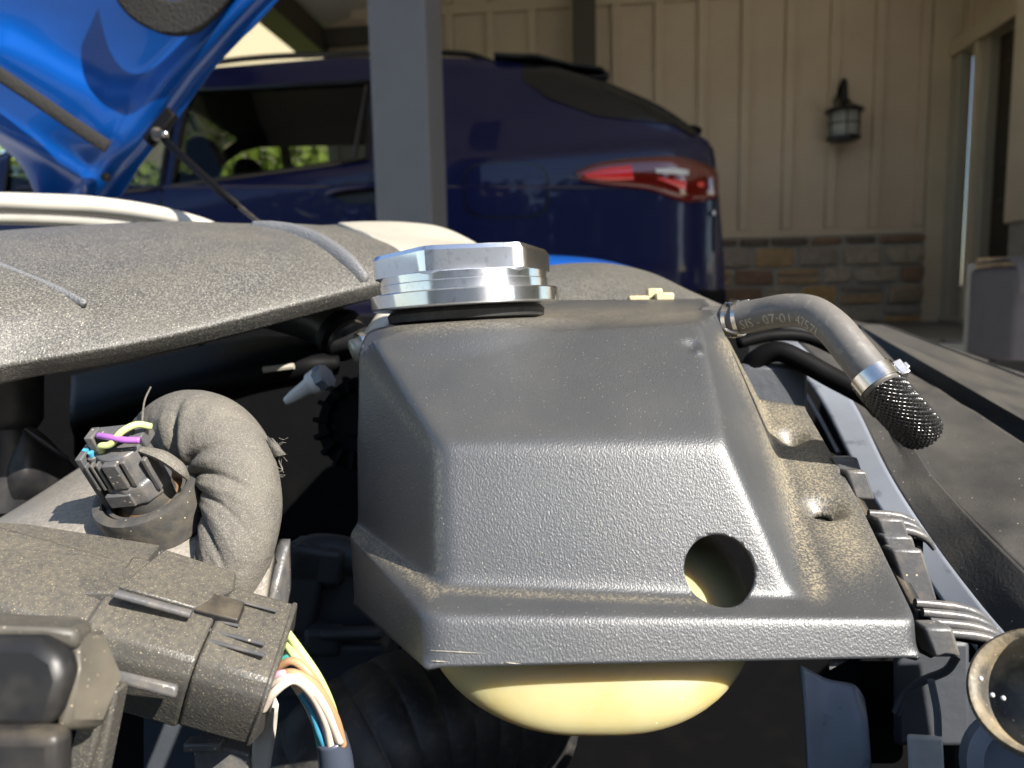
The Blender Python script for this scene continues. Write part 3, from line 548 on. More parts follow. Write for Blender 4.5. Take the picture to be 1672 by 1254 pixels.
# tail light on the flank corner
def sh(px, py):
    s = (1195 - px) / 377.0; return s, 0.57 + (480 - 0.02 * (px - 836) - py) / 377.0
def lightpatch(topl, botl, off, nu=30, nv=7):
    tp = crom([sh(*q) for q in topl], nu); bt = crom([sh(*q) for q in botl], nu)
    g = np.array([[surf(max(tp[i][0] * (1 - v) + bt[i][0] * v, .012), tp[i][1] * (1 - v) + bt[i][1] * v, off * (1 - .5 * abs(2 * v - 1) ** 3)) for i in range(nu)] for v in np.linspace(0, 1, nv)])
    return MB().grid(g)
tl = build(lightpatch([(932, 293), (975, 278), (1060, 270), (1120, 272), (1172, 286)], [(940, 305), (985, 314), (1050, 322), (1110, 340), (1168, 330)], 0.012), 'tail_light', M['red_dark'], suv, solid=-0.006, smooth=180)
build(lightpatch([(944, 294), (980, 284), (1020, 280)], [(950, 303), (985, 309), (1026, 309)], 0.024, 14, 5), 'brake_lens', M['red'], tl, smooth=180)
build(lightpatch([(1057, 287), (1085, 285), (1114, 287)], [(1062, 297), (1085, 299), (1114, 301)], 0.024, 10, 4), 'reverse_lens', M['clear'], tl, smooth=180)
build(lightpatch([(1058, 301), (1085, 303), (1110, 304)], [(1066, 307), (1085, 315), (1108, 325)], 0.024, 10, 4), 'rear_lens', M['red'], tl, smooth=180)
build(lightpatch([(1130, 304), (1142, 304)], [(1130, 317), (1142, 318)], 0.024, 5, 4), 'corner_lens', M['red'], tl, smooth=180)
# fuel door: gap then lid
def squircle(px, py, rx, ry, off, n=40, rings=6, ex=0.55):
    g = []
    for k in np.linspace(0.02, 1, rings):
        g.append([surf(*sh(px + rx * k * np.sign(math.cos(q)) * abs(math.cos(q)) ** ex, py + ry * k * np.sign(math.sin(q)) * abs(math.sin(q)) ** ex), off) for q in np.linspace(0, 2 * math.pi, n + 1)[:-1]])
    return MB().grid(np.array(g), closeu=True)
fd = build(squircle(820, 320, 70, 45, 0.0025), 'fuel_flap_gap', M['gloss_black'], suv, smooth=180)
build(squircle(820, 320, 66, 42, 0.005), 'fuel_flap', M['navy'], suv, smooth=180)
hd = build(MB().tube([surf(*sh(528, 324), 0.012), surf(*sh(550, 318), 0.04), surf(*sh(590, 314), 0.045), surf(*sh(625, 310), 0.02)], 0.014, 10, 24), 'door_handle', M['navy'], suv)
build(squircle(580, 322, 42, 18, 0.003, ex=0.8), 'handle_recess', M['gloss_black'], suv, smooth=180)
for s in (1.56, 2.5): build(MB().tube([surf(s + 0.02, h, 0.001) for h in np.linspace(0.5, belt(s) - 0.01, 10)], 0.004, 6), 'door_seam', M['gloss_black'], suv)
build(MB().tube([surf(s, 0.98 + 0.03 * s, 0.002) for s in np.linspace(0.5, 3.2, 20)], 0.006, 6), 'crease_line', M['navy'], suv)
build(MB().tube([surf(0.085, h, 0.002) for h in np.linspace(0.72, 1.22, 12)], 0.006, 6), 'tailgate_seam', M['gloss_black'], suv)
for (px, py) in ((1162, 354), (1183, 291)): build(MB().ball(surf(*sh(px, py), 0.012), 0.012, 10, 6), 'chrome_trim', M['chrome'], suv)
build(MB().grid(np.array([[surf(s, h, 0.006) for s in np.linspace(0.012, 0.5, 16)] for h in (0.36, 0.45, 0.55)])), 'bumper_insert', M['plastic_dark'], suv, smooth=180)
for (s, t) in ((0.86, 0.13), (3.72, 0.13), (0.86, 1.79), (3.72, 1.79)):
    wh = build(MB().lathe(C3(s, t, 0.36), cnv, [(0.25, -0.12), (0.33, -0.115), (0.355, -0.08), (0.36, 0), (0.355, 0.08), (0.33, 0.115), (0.25, 0.12)], 40, close=False), 'wheel', M['rubber_black'], suv)
    build(MB().lathe(C3(s, t, 0.36), cnv, [(0.0, -0.08), (0.05, -0.085), (0.07, -0.07), (0.2, -0.09), (0.25, -0.12), (0.25, 0.1)], 40, rmod=None), 'rim', M['steel'], wh)
# ================================================================== ENGINE BAY OF THE FRONT CAR
def plx(px, py, d): return P(px, py, d)
bay = thing('engine_bay', 'black engine bay tub of the bright blue car around the coolant tank', 'car body', (0.0, 0.6, 0.4))
mb = MB(); z0, z1 = 0.42, 0.925
mb.box2((-1.0, -0.02, z0 - 0.02), (0.75, 0.95, z0)); mb.box2((-1.0, 0.93, z0), (0.30, 0.95, z1)); mb.box2((0.30, 0.93, z0), (0.77, 0.95, 0.85)); mb.box2((-1.02, -0.02, z0), (-1.0, 0.95, z1 - 0.02)); mb.box2((0.75, 0.0, z0), (0.77, 0.95, 0.80))
mb.box2((-1.0, -0.04, z0), (0.77, -0.02, 0.74)); mb.box2((0.33, -0.02, z0), (0.36, 0.27, 0.875))  # last wall is out of view, added to shade the plate and white tab
build(mb, 'tub', M['plastic_dark'], bay, smooth=0)
build(MB().grid(loft([PP([(780, 410, 1.25), (960, 422, 1.2), (1060, 446, 1.14), (1130, 482, 1.08), (1190, 530, 1.0)]), PP([(780, 421, 1.0), (960, 426, .98), (1055, 450, .95), (1115, 484, .92), (1165, 525, .88)]), PP([(780, 470, .95), (960, 470, .92), (1050, 490, .9), (1105, 520, .88), (1155, 560, .85)])], 40, 14)), 'fender', M['blue'], bay, solid=0.004, smooth=180)
# black dome cover behind the tank
dm = thing('rear_dome_cover', 'black grained dome cover behind the coolant tank and its cap', 'engine part', P(1020, 490, .6))
build(MB().grid(loft([PP([(790, 470, .72), (880, 447, .74), (985, 442, .75), (1060, 455, .73), (1140, 485, .68), (1200, 520, .62)]), PP([(790, 465, .64), (880, 436, .66), (980, 429, .67), (1056, 443, .65), (1125, 474, .6), (1195, 505, .56)]), PP([(790, 475, .58), (880, 455, .58), (980, 450, .58), (1060, 463, .57), (1125, 485, .54), (1180, 510, .52)]), PP([(790, 520, .54), (880, 510, .53), (980, 505, .53), (1060, 510, .52), (1125, 520, .51), (1170, 530, .5)])], 50, 24)), 'dome', M['cover'], dm, solid=0.004, smooth=180)
cl = thing('cream_clip', 'small cream plastic clip poking up behind the coolant tank', 'clip', P(1065, 490, .49))
build(MB().box(P(1050, 489, .49), RTV * .010, UPV * .0022, fwd * .004).box(P(1068, 484, .49), RTV * .005, UPV * .005, fwd * .004).box(P(1084, 486, .485), RTV * .006, UPV * .003, fwd * .004), 'clip_body', M['cream_clip'], cl, bevel=0.0012)

# ---------------------------------------------------------------- coolant tank: shield over a yellow tank
ct = thing('coolant_tank', 'yellowed coolant tank under a grained black shield with a round peep hole', 'coolant tank', P(950, 1200, .31))
RG = [[(668, 493, .475), (585, 592, .366), (612, 556, .349), (1142, 528, .345), (1170, 512, .372), (1150, 488, .475)],
      [(640, 700, .43), (579, 722, .36), (716, 722, .287), (1186, 722, .287), (1222, 640, .36), (1192, 560, .43)],
      [(640, 820, .43), (580, 852, .355), (716, 953, .272), (1300, 976, .272), (1290, 812, .34), (1240, 652, .42)],
      [(625, 840, .43), (567, 874, .345), (691, 1006, .257), (1500, 1012, .262), (1397, 805, .34), (1314, 664, .41)],
      [(630, 930, .43), (576, 987, .345), (693, 1090, .252), (1504, 1073, .259), (1402, 835, .338), (1318, 685, .41)]]
RG = np.array([[P(*q) for q in r] for r in RG])
NR, NC = [44, 40, 22, 16], [26, 40, 84, 44, 36]
def quadgrid(a, b, c, d, nu, nv):
    u = np.linspace(0, 1, nu + 1)[None, :, None]; v = np.linspace(0, 1, nv + 1)[:, None, None]
    return (a * (1 - u) + b * u) * (1 - v) + (d * (1 - u) + c * u) * v
mb = MB()
for i in range(4):
    for j in range(5): mb.grid(quadgrid(RG[i, j], RG[i, j + 1], RG[i + 1, j + 1], RG[i + 1, j], NC[j], NR[i]))
# top surface: between the left edge columns and right edge columns, sharing edge samples
t0 = RG[0]; nside = 26
lft = np.array([t0[1] * (1 - k / 40) + t0[2] * k / 40 for k in range(41)])
g1 = np.array([[None] * 1])
top_front = quadgrid(t0[1], t0[4], t0[3], t0[2], 84, 1)
edgeA = np.array([t0[2] * (1 - k / 84) + t0[3] * k / 84 for k in range(85)])      # front edge A1-B1
mb.grid(quadgrid(t0[1], t0[4], t0[3], t0[2], 84, 42)); mb.grid(quadgrid(t0[0], t0[5], t0[4], t0[1], 84, 30))
V = np.vstack(mb.v); bmx = bmesh.new()
me = bpy.data.meshes.new('t'); me.from_pydata(V.tolist(), [], mb.f); bmx.from_mesh(me); bmesh.ops.remove_doubles(bmx, verts=bmx.verts, dist=4e-4)
bmx.verts.ensure_lookup_table(); bmx.verts.index_update()
co = np.array([q.co[:] for q in bmx.verts]); ed = np.array([(e.verts[0].index, e.verts[1].index) for e in bmx.edges]); bnd = np.zeros(len(co), bool)
for e in bmx.edges:
    if e.is_boundary:
        for q in e.verts: bnd[q.index] = True
# keep the open skirt and back edges fixed only where they are real borders
deg = np.zeros(len(co)); np.add.at(deg, ed[:, 0], 1); np.add.at(deg, ed[:, 1], 1)
for it in range(17):
    acc = np.zeros_like(co); np.add.at(acc, ed[:, 0], co[ed[:, 1]]); np.add.at(acc, ed[:, 1], co[ed[:, 0]])
    nw = acc / np.maximum(deg, 1)[:, None]; co = np.where(bnd[:, None], co, co * 0.45 + nw * 0.55)
CC = P(761, 501, .398)
axc = nrm(nrm(UPV) * 1.0 - RTV * 0.062 - fwd * 0.066 + UPV * 0)
px2m = .398 / F
rf_ = 152 * px2m
rel = co - CC; hh_ = rel @ axc; rr_ = np.linalg.norm(rel - np.outer(hh_, axc), axis=1); ws_ = np.clip((1.38 * rf_ - rr_) / (0.45 * rf_), 0, 1); ws_ = ws_ * ws_ * (3 - 2 * ws_)
co = co + np.outer(ws_ * np.clip(-0.0085 - hh_, 0, 0.02), axc)
# pressed features: two dimples with a screw hollow in the side flange, a worn dent on the top corner, cap seat
def dimple(c, rad, depth, nrmv):
    d = np.linalg.norm(co - c, axis=1); k = np.clip(1 - d / rad, 0, 1); k = k * k * (3 - 2 * k); return -np.outer(k * depth, nrmv)
fl_n = nrm(np.cross(RG[3, 4] - RG[2, 4], RG[2, 3] - RG[2, 4])); fl_n = fl_n if fl_n[2] > 0 else -fl_n
near = lambda px, py, d: co[np.argmin(np.linalg.norm(co - P(px, py, d), axis=1))]
def hitpt(px, py):
    rel = co - CAM; dd = rel @ fwd; u = (rel @ RTV) / dd * F + 836; v = 627 - (rel @ UPV) / dd * F; q = (u - px) ** 2 + (v - py) ** 2 + dd * 0; k = np.argsort(q)[:6]; return co[k[np.argmin(dd[k])]]
DP = [hitpt(1342, 826), hitpt(1292, 709)]
co = co + dimple(DP[0], 0.0125, 0.007, fl_n) + dimple(DP[1], 0.011, 0.0065, fl_n)
co = co + dimple(hitpt(1132, 558), 0.006, 0.0018, np.array([0, -.6, .8])) + dimple(hitpt(1142, 572), 0.003, -0.0016, np.array([0, -.6, .8]))
smb = MB().add(co, [[q.index for q in f.verts] for f in bmx.faces]); bmx.free()
hc = P(1178, 931, .272); fn_ = nrm(np.cross(RG[1, 3] - RG[1, 2], RG[2, 2] - RG[1, 2])); fn_ = fn_ if fn_[1] < 0 else -fn_
cut = build(MB().lathe(hc - fn_ * 0.02, fn_, [(0.0132, 0), (0.0132, 0.05)], 64), 'hole_cutter', M['shield'])
cut2 = build(MB().lathe(DP[0] - fl_n * 0.02, fl_n, [(0.0042, 0), (0.0042, 0.03)], 24), 'hole_cutter', M['shield'])
shield = build(smb, 'shield', M['shield'], ct, solid=0.0028, smooth=75, bool_with=cut)
md = shield.modifiers.new('b2', 'BOOLEAN'); md.operation = 'DIFFERENCE'; md.object = cut2; md.solver = 'EXACT'
bake(shield)
for c_ in (cut, cut2): bpy.data.objects.remove(c_)
sm_ = shield.data; pc = np.zeros(len(sm_.vertices) * 3); sm_.vertices.foreach_get('co', pc); pc = pc.reshape(-1, 3) + world_loc(ct) - CAM
dd = pc @ fwd; pu = (pc @ RTV) / dd * F + 836; pv = 627 - (pc @ UPV) / dd * F; msk = np.zeros(len(pu))
for (pl_, sg_, am) in (([(1190, 560), (1243, 658), (1290, 812), (1335, 962)], 17, .9), ([(1280, 680), (1340, 800), (1390, 900)], 42, .75), ([(572, 864), (640, 912), (705, 962)], 13, .75), ([(705, 962), (900, 972), (1180, 984)], 6, .38), ([(592, 590), (640, 655), (712, 745), (712, 930)], 9, .35), ([(640, 530), (800, 520), (1130, 512)], 14, .45)):
    for (x0, y0), (x1, y1) in zip(pl_[:-1], pl_[1:]):
        t_ = np.clip(((pu - x0) * (x1 - x0) + (pv - y0) * (y1 - y0)) / ((x1 - x0) ** 2 + (y1 - y0) ** 2), 0, 1); ds = np.hypot(pu - x0 - t_ * (x1 - x0), pv - y0 - t_ * (y1 - y0)); msk = np.maximum(msk, am * np.exp(-(ds / sg_) ** 2))
da_ = sm_.attributes.new('dust', 'FLOAT', 'POINT'); da_.data.foreach_set('value', msk.astype(np.float32))
build(MB().lathe(DP[0] - fl_n * 0.0105, fl_n, [(0.0, 0.003), (0.0035, 0.003), (0.0038, 0.0), (0.0, 0.0)], 6), 'screw_head', M['steel'], ct, smooth=30)
# pale scratches on the lip
for (x0, y0, x1, y1) in ((702, 1062, 792, 1067), (704, 1079, 734, 1081), (826, 1082, 850, 1084)):
    q = []
    for k in np.linspace(0, 1, 12):
        hv = hitpt(x0 + (x1 - x0) * k, y0 + (y1 - y0) * k); q.append(P(x0 + (x1 - x0) * k, y0 + (y1 - y0) * k, (hv - CAM) @ fwd - 0.0001))
    build(MB().tube(np.array(q), [.00005, .00018, .0002, .00012, .00004], 5), 'scratch', M['ink'], ct)
# yellow tank
tc_ = P(947, 952, .333)
tb = MB(); nu_, nv_ = 56, 40; th = np.linspace(-math.pi / 2, math.pi / 2, nv_); an = np.arange(nu_) * 2 * math.pi / nu_
spw = lambda q, e: np.sign(q) * np.abs(q) ** e
g = np.zeros((nv_, nu_, 3))
for j, t in enumerate(th):
    ctt = spw(np.cos(t), .92); g[j] = tc_ + np.outer(0.0700 * ctt * spw(np.cos(an), .62), RTV) + np.outer(0.052 * spw(np.cos(t), .45) * spw(np.sin(an), .5), nrm(np.cross(UPV, RTV))) + 0.0415 * spw(np.sin(t), 1.0) * UPV + fwd * math.sin(t) * 0.033
build(tb.grid(g, closeu=True), 'tank', M['tank'], ct, smooth=180)
# small torn tab under the lip
build(MB().add([P(1352, 1078, .266), P(1384, 1078, .266), P(1355, 1094, .262), P(1352, 1078, .270), P(1384, 1078, .270), P(1355, 1094, .265)], [(0, 1, 2), (5, 4, 3), (0, 3, 4, 1), (1, 4, 5, 2), (2, 5, 3, 0)]), 'torn_tab', M['grey_plastic'], ct, smooth=0)

# ---------------------------------------------------------------- cap
cp = thing('cap', 'polished metal screw cap with hexagonal grip', None, CC - axc * 0.006 - np.array(ct.location)); cp.parent = ct
rf_ = 152 * px2m
build(MB().lathe(CC, axc, [(rf_ * .78, -0.0075), (rf_ * .83, -0.0068), (rf_ * .84, -0.003), (rf_ * .80, -0.001)], 64), 'gasket', M['rubber_black'], cp)
build(MB().lathe(CC, axc, [(rf_ * .6, -0.0006), (rf_ * .985, -0.0004), (rf_, 0.0004), (rf_, 0.0066), (rf_ * .985, 0.0073), (rf_ * .87, 0.0074)], 96), 'flange', M['chrome'], cp, smooth=15)
build(MB().lathe(CC, axc, [(rf_ * .895, 0.0073), (rf_ * .895, 0.0118), (rf_ * .885, 0.0123), (rf_ * .885, 0.016)], 96), 'collar', M['chrome'], cp, smooth=15)
# hexagonal grip: rounded hexagon sections with chamfers
e1 = nrm(np.cross(axc, -fwd)); e1 = nrm(RTV - axc * np.dot(RTV, axc)); e2 = np.cross(axc, e1)   # e2 points away from the camera
if np.dot(e2, fwd) < 0: e2 = -e2
def hexsec(Rc, h, rot=R(-28 + 9)):
    out = []; n = 96; rin = Rc * math.cos(math.pi / 6)
    for k in range(n):
        q = 2 * math.pi * k / n; lq = ((q + math.pi / 6) % (math.pi / 3)) - math.pi / 6
        rr = min(rin / math.cos(lq) if abs(math.cos(lq)) > 1e-6 else Rc, Rc * 0.985); an_ = q + rot + math.pi / 6
        out.append(CC + axc * h + e1 * rr * math.sin(an_) - e2 * rr * math.cos(an_))
    return out
Rh_ = 146 * px2m
hx = [hexsec(Rh_ * .90, .0138), hexsec(Rh_ * .905, .014), hexsec(Rh_ * 1.0, .0165), hexsec(Rh_ * 1.0, .0262), hexsec(Rh_ * .97, .0284), hexsec(Rh_ * .93, .0287), hexsec(Rh_ * .6, .0288)]
hm = MB().grid(np.array(hx), closeu=True); hm.f.append(tuple(6 * 96 + k for k in range(96)))
build(hm, 'hex_grip', M['chrome'], cp, smooth=20)
build(MB().lathe(CC, axc, [(rf_ * .60, -0.03), (rf_ * .62, -0.006)], 48), 'neck', M['rubber_black'], cp)

# ---------------------------------------------------------------- coolant hose at the right
hs = thing('coolant_hose', 'bent grey rubber hose with printed code and braided end leaving the tank', 'hose', P(1300, 560, .38))
hpath = PP([(1150, 528, .405), (1195, 522, .395), (1240, 514, .385), (1285, 507, .372), (1325, 511, .362), (1360, 535, .352), (1388, 568, .345), (1412, 598, .340), (1440, 632, .334)])
hp = crom(hpath, 90); HR = np.interp(np.linspace(0, 1, 90), [0, .3, .6, 1], [0.0088, 0.0084, 0.0084, 0.0086])
build(MB().tube(hp, HR, 28), 'hose_body', M['hose'], hs, smooth=180)
tg_ = lambda i: nrm(hp[min(i + 1, 89)] - hp[max(i - 1, 0)])
def ring(i, rad, w_, th_, mat, name, par, wob=0.0):
    mbr = MB().lathe(hp[i], tg_(i), [(rad, -w_), (rad + th_, -w_), (rad + th_, w_), (rad, w_)], 32, close=False); mbr.grid(np.array(mbr.v[0].reshape(4, 32, 3)[[3, 0]]), closeu=True)
    return build(mbr, name, mat, par, smooth=40)
sc_ = ring(11, HR[11] + .0001, .0011, .0007, M['steel'], 'spring_clamp', hs)
ring(15, HR[15] + .0001, .0011, .0007, M['steel'], 'spring_clamp_band', sc_)
for q in (0.5, 1.5, 2.6, 3.7, 4.9):
    fr = nrm(np.cross(tg_(13), UZ)); fb = np.cross(tg_(13), fr); a_, b_ = q, q + 0.5
    pt = lambda i, qq: hp[i] + (fr * math.cos(qq) + fb * math.sin(qq)) * (HR[i] + .0006)
    build(MB().tube([pt(11, a_), pt(12, a_ + .15), pt(14, b_ - .15), pt(15, b_)], 0.0008, 6, 10), 'clamp_bridge', M['steel'], sc_)
for q in (4.2, 2.9): build(MB().box(hp[17] + (nrm(np.cross(tg_(17), UZ)) * math.cos(q) + np.cross(tg_(17), nrm(np.cross(tg_(17), UZ))) * math.sin(q)) * (HR[17] + .001), tg_(17) * .002, UZ * .001, fwd * .0012), 'clamp_tang', M['steel'], sc_, bevel=0.0003)
bc = ring(85, HR[85] + .0002, .0036, .0009, M['steel'], 'band_clamp', hs)
ctop = hp[86] + nrm(nrm(np.cross(np.cross(tg_(86), fwd), tg_(86))) * 0.1 + nrm(np.cross(fwd, tg_(86))) * (1 if np.dot(np.cross(fwd, tg_(86)), UZ) > 0 else -1)) * (HR[86] + 0.0028)
nrm_t = nrm(ctop - hp[86])
build(MB().box(ctop, tg_(86) * .004, nrm_t * .0024, np.cross(tg_(86), nrm_t) * .004).box(ctop + nrm_t * .002, tg_(86) * .0018, nrm_t * .0022, np.cross(tg_(86), nrm_t) * .0032), 'clamp_ear', M['steel'], bc, bevel=0.0006)
# printed code wrapped on the hose
def hose_text(body, i0, size, ang):
    cu = bpy.data.curves.new('t', 'FONT'); cu.body = body; cu.size = size; cu.resolution_u = 2; to = bpy.data.objects.new('t', cu); COL.objects.link(to)
    dg = bpy.context.evaluated_depsgraph_get(); dg.update(); tm = bpy.data.meshes.new_from_object(to.evaluated_get(dg)); bpy.data.objects.remove(to)
    bt = bmesh.new(); bt.from_mesh(tm); bmesh.ops.subdivide_edges(bt, edges=[e for e in bt.edges if e.calc_length() > size * .25], cuts=1)
    cum = np.concatenate([[0], np.cumsum(np.linalg.norm(np.diff(hp, axis=0), axis=1))]); out = []
    for q in bt.verts:
        L_s = cum[i0] + q.co.x; pos = np.array([np.interp(L_s, cum, hp[:, k]) for k in range(3)]); i = int(np.clip(np.searchsorted(cum, L_s), 1, 88)); t_ = tg_(i)
        upn = nrm(UZ - t_ * np.dot(UZ, t_)); side = nrm(np.cross(t_, upn)); side = side if np.dot(side, fwd) < 0 else -side
        an_ = ang + q.co.y / HR[i]; out.append(pos + (side * math.cos(an_) + upn * math.sin(an_)) * (HR[i] + 0.00012))
    bt.verts.index_update(); return MB().add(out, [[v.index for v in f.verts] for f in bt.faces])
build(hose_text('SIS - 07·01 4757L', 17, 0.0075, -0.75), 'printed_code', M['ink'], hs, smooth=0, fixn=False)
# braided sleeve: real crossing strands over a dark core
bp = crom(PP([(1424, 612, .339), (1446, 640, .342), (1468, 666, .345), (1490, 690, .349), (1503, 704, .352)]), 40)
br = 0.0104 * np.interp(np.linspace(0, 1, 40), [0, .15, .85, 1], [.93, .95, .95, .93])
slv = build(MB().tube(bp, br * .93, 20), 'braided_sleeve', M['rubber_black'], hs, smooth=180)
bt_ = np.gradient(bp, axis=0); bt_ /= np.linalg.norm(bt_, axis=1)[:, None]; fr0 = nrm(np.cross(bt_[0], UZ)); frs = []
for i in range(40): fr0 = nrm(fr0 - bt_[i] * np.dot(fr0, bt_[i])); frs.append((fr0, np.cross(bt_[i], fr0)))
for dirn in (1, -1):
    mbr = MB(); NS = 28
    for k in range(NS):
        pts = []
        for i in np.linspace(0, 39, 90):
            i0 = int(min(i, 38)); f_ = i - i0; a_ = dirn * (i / 39) * 3.4 + 2 * math.pi * k / NS; rr = np.interp(i, range(40), br) + dirn * 0.00014 * math.sin(i / 39 * 2 * NS * 4.2 * .5 / 3.14159 * 3.14159 + k * math.pi)
            c_ = bp[i0] * (1 - f_) + bp[i0 + 1] * f_; pts.append(c_ + (frs[i0][0] * math.cos(a_) + frs[i0][1] * math.sin(a_)) * rr)
        mbr.tube(np.array(pts), 0.00085, 6, flat=.9)
    build(mbr, 'braid_strands', M['braid_a'], slv, kind='stuff', smooth=180, fixn=False)

# ---------------------------------------------------------------- engine cover at the left
ec = thing('engine_cover', 'dusty grained black engine cover with pale painted shoulder at the left', 'engine cover', P(250, 560, .42))
def erow(ys, ds): return PP(list(zip(xe, ys, ds)))
xe = [-180, 0, 100, 200, 300, 400, 500, 560, 596, 628]
lower = PP([(-180, 632, .33), (0, 592, .36), (100, 575, .372), (200, 558, .385), (300, 537, .40), (400, 513, .42), (500, 488, .445), (560, 473, .462), (596, 465, .475), (632, 455, .49)])
mid1 = PP([(-180, 540, .345), (0, 515, .372), (100, 505, .388), (200, 495, .40), (300, 480, .417), (400, 463, .437), (500, 445, .462), (556, 436, .478), (602, 430, .492), (648, 426, .505)])
mid2 = PP([(-180, 450, .39), (0, 436, .42), (100, 428, .435), (200, 420, .447), (300, 411, .462), (400, 403, .48), (480, 398, .50), (535, 396, .512), (590, 400, .525), (652, 409, .535)])
topr = PP([(-180, 392, .46), (0, 378, .50), (100, 371, .515), (200, 365, .53), (300, 362, .545), (385, 365, .555), (450, 366, .56), (500, 367, .565), (555, 373, .57), (605, 386, .572)])
backr = PP([(-180, 400, .56), (0, 388, .60), (100, 381, .61), (200, 377, .62), (300, 374, .635), (385, 373, .64), (450, 372, .645), (490, 370, .65), (520, 368, .65), (556, 366, .65)])
under = lower + np.array([0, 0.012, -0.010]); 
gc = loft([under, lower + np.array([0, 0.002, -0.004]), lower, mid1, mid2, topr, backr], 150, 70)
# pressed relief: crease running in from the left, soft shelf line
rel = gc - CAM; dd = rel @ fwd; U = (rel @ RTV) / dd * F + 836; Vv = 627 - (rel @ UPV) / dd * F
nrmC = np.cross(np.gradient(gc, axis=1), np.gradient(gc, axis=0)); nrmC /= np.linalg.norm(nrmC, axis=2)[:, :, None] + 1e-12; nrmC *= np.sign(-(nrmC @ fwd))[:, :, None]
yl = np.interp(U, [-200, 0, 60, 145], [395, 438, 462, 497]); wgt = 1 / (1 + np.exp((U - 135) / 6)); below = 1 / (1 + np.exp(-(Vv - yl) / 3.5)); low2 = 1 / (1 + np.exp((Vv - (520 + U * -.1)) / 14))
gc = gc + nrmC * (0.0055 * wgt * below * low2)[:, :, None]
y2 = np.interp(U, [150, 300, 460, 540], [500, 470, 436, 418]); rid = 1 / (1 + np.exp(-(Vv - y2) / 6)) * (1 / (1 + np.exp(-(U - 220) / 40))) * (1 / (1 + np.exp((U - 500) / 25)))
gc = gc - nrmC * (0.0014 * rid * np.clip((np.interp(U, xe, [632, 592, 575, 558, 537, 513, 488, 473, 465, 455]) - Vv - 8) / 25, 0, 1))[:, :, None]
build(MB().grid(gc), 'cover_shell', M['cover'], ec, solid=0.003, smooth=180)
bead = PP([(412, 371, .548), (440, 376, .54), (475, 384, .53), (515, 399, .512), (550, 420, .492), (576, 440, .479), (594, 458, .473)])
build(MB().tube(bead + fwd * .0022, [.003, .0044, .0052, .0052, .005, .0044, .003], 14, 50, flat=1.75), 'bead', M['cover_bead'], ec, smooth=180)
prc = PP([(604, 385, .566), (632, 397, .552), (655, 408, .540), (700, 407, .56), (750, 405, .58), (782, 407, .60)]); pr = [PP([(552, 363, .64), (600, 361, .645), (660, 362, .65), (720, 370, .655), (770, 392, .65), (786, 404, .64)]), PP([(575, 372, .60), (620, 379, .60), (665, 384, .605), (715, 389, .615), (758, 398, .62), (783, 405, .62)]), prc, prc + np.array([0, .003, -.012])]
build(MB().grid(loft(pr, 50, 24)), 'pale_shoulder', M['pale'], ec, solid=0.004, smooth=180)

crs = PP([(-60, 415, .424), (0, 438, .4155), (60, 462, .4065), (110, 482, .3985), (145, 497, .393)])
build(MB().tube(crs - fwd * .0035, [.0024, .0026, .0026, .0024, .0014], 12, 40, flat=1.5), 'crease_highlight', M['cover_bead'], ec, smooth=180)  # lighter bead paints the sky highlight along the crease
# pale bar behind the cover
pb = thing('strut_brace', 'blurred cream bar curving behind the black engine cover under the hood', 'strut brace', P(150, 350, .95))
build(MB().tube(PP([(-260, 330, .98), (-60, 330, .96), (60, 333, .95), (160, 338, .95), (260, 352, .94), (340, 372, .92), (400, 398, .88)]), [.014, .014, .0145, .0145, .0135, .011, .007], 18, 60, flat=.9), 'bar', M['bar'], pb, smooth=180)
build(MB().tube(PP([(-260, 357, .9), (-60, 357, .89), (80, 360, .88), (180, 367, .87), (280, 382, .86)]), .006, 12, 40), 'lower_rail', M['pale'], pb, smooth=180)

# ---------------------------------------------------------------- raised hood with strut
hdx = thing('raised_hood', 'underside of the raised bright blue hood at the upper left', 'hood', P(140, 322, 1.02))
right_e = [(520, -70, .86), (455, 0, .88), (400, 58, .90), (345, 118, .93), (290, 195, .965), (240, 255, 1.0), (195, 322, 1.03)]
c2 = [(430, -70, .85), (378, 0, .875), (335, 58, .90), (285, 130, .93), (235, 205, .965), (190, 262, 1.0), (168, 324, 1.03)]
c3_ = [(330, -70, .85), (300, 10, .88), (265, 70, .905), (215, 140, .935), (175, 210, .965), (150, 268, 1.0), (140, 325, 1.03)]
c4 = [(170, -70, .86), (165, 10, .89), (150, 75, .915), (130, 145, .94), (112, 205, .965), (100, 268, 1.0), (98, 326, 1.03)]
c5 = [(20, -70, .87), (15, 10, .90), (25, 80, .92), (40, 150, .945), (50, 215, .97), (56, 268, 1.0), (62, 326, 1.03)]
c6 = [(-200, -70, .88), (-180, 10, .905), (-150, 70, .92), (-110, 130, .94), (-60, 185, .965), (-2, 236, 1.0), (48, 280, 1.03)]
hext = lambda q: [tuple(np.array(q[0]) + 4 * (np.array(q[0]) - np.array(q[1])))] + q
gh = loft([PP(hext(q)) for q in (right_e, c2, c3_, c4, c5, c6)], 150, 110, linv=False)     # rows run right to left
rel = gh - CAM; dd = rel @ fwd; U = (rel @ RTV) / dd * F + 836; Vv = 627 - (rel @ UPV) / dd * F
nh = np.cross(np.gradient(gh, axis=1), np.gradient(gh, axis=0)); nh /= np.linalg.norm(nh, axis=2)[:, :, None] + 1e-12; nh *= np.sign(-(nh @ fwd))[:, :, None]
sg = lambda x: 1 / (1 + np.exp(-np.clip(x, -40, 40)))
dl = np.interp(Vv, [-350, -70, 0, 118, 195, 322], [780, 520, 455, 345, 290, 195]) - U       # px left of the right edge
rail = sg((dl - 30) / 4) * sg(-(dl - 74) / 6)
reces = sg((dl - 90) / 8) * sg(-(Vv - np.interp(U, [0, 170, 250, 330], [60, 150, 150, 120])) / 10)
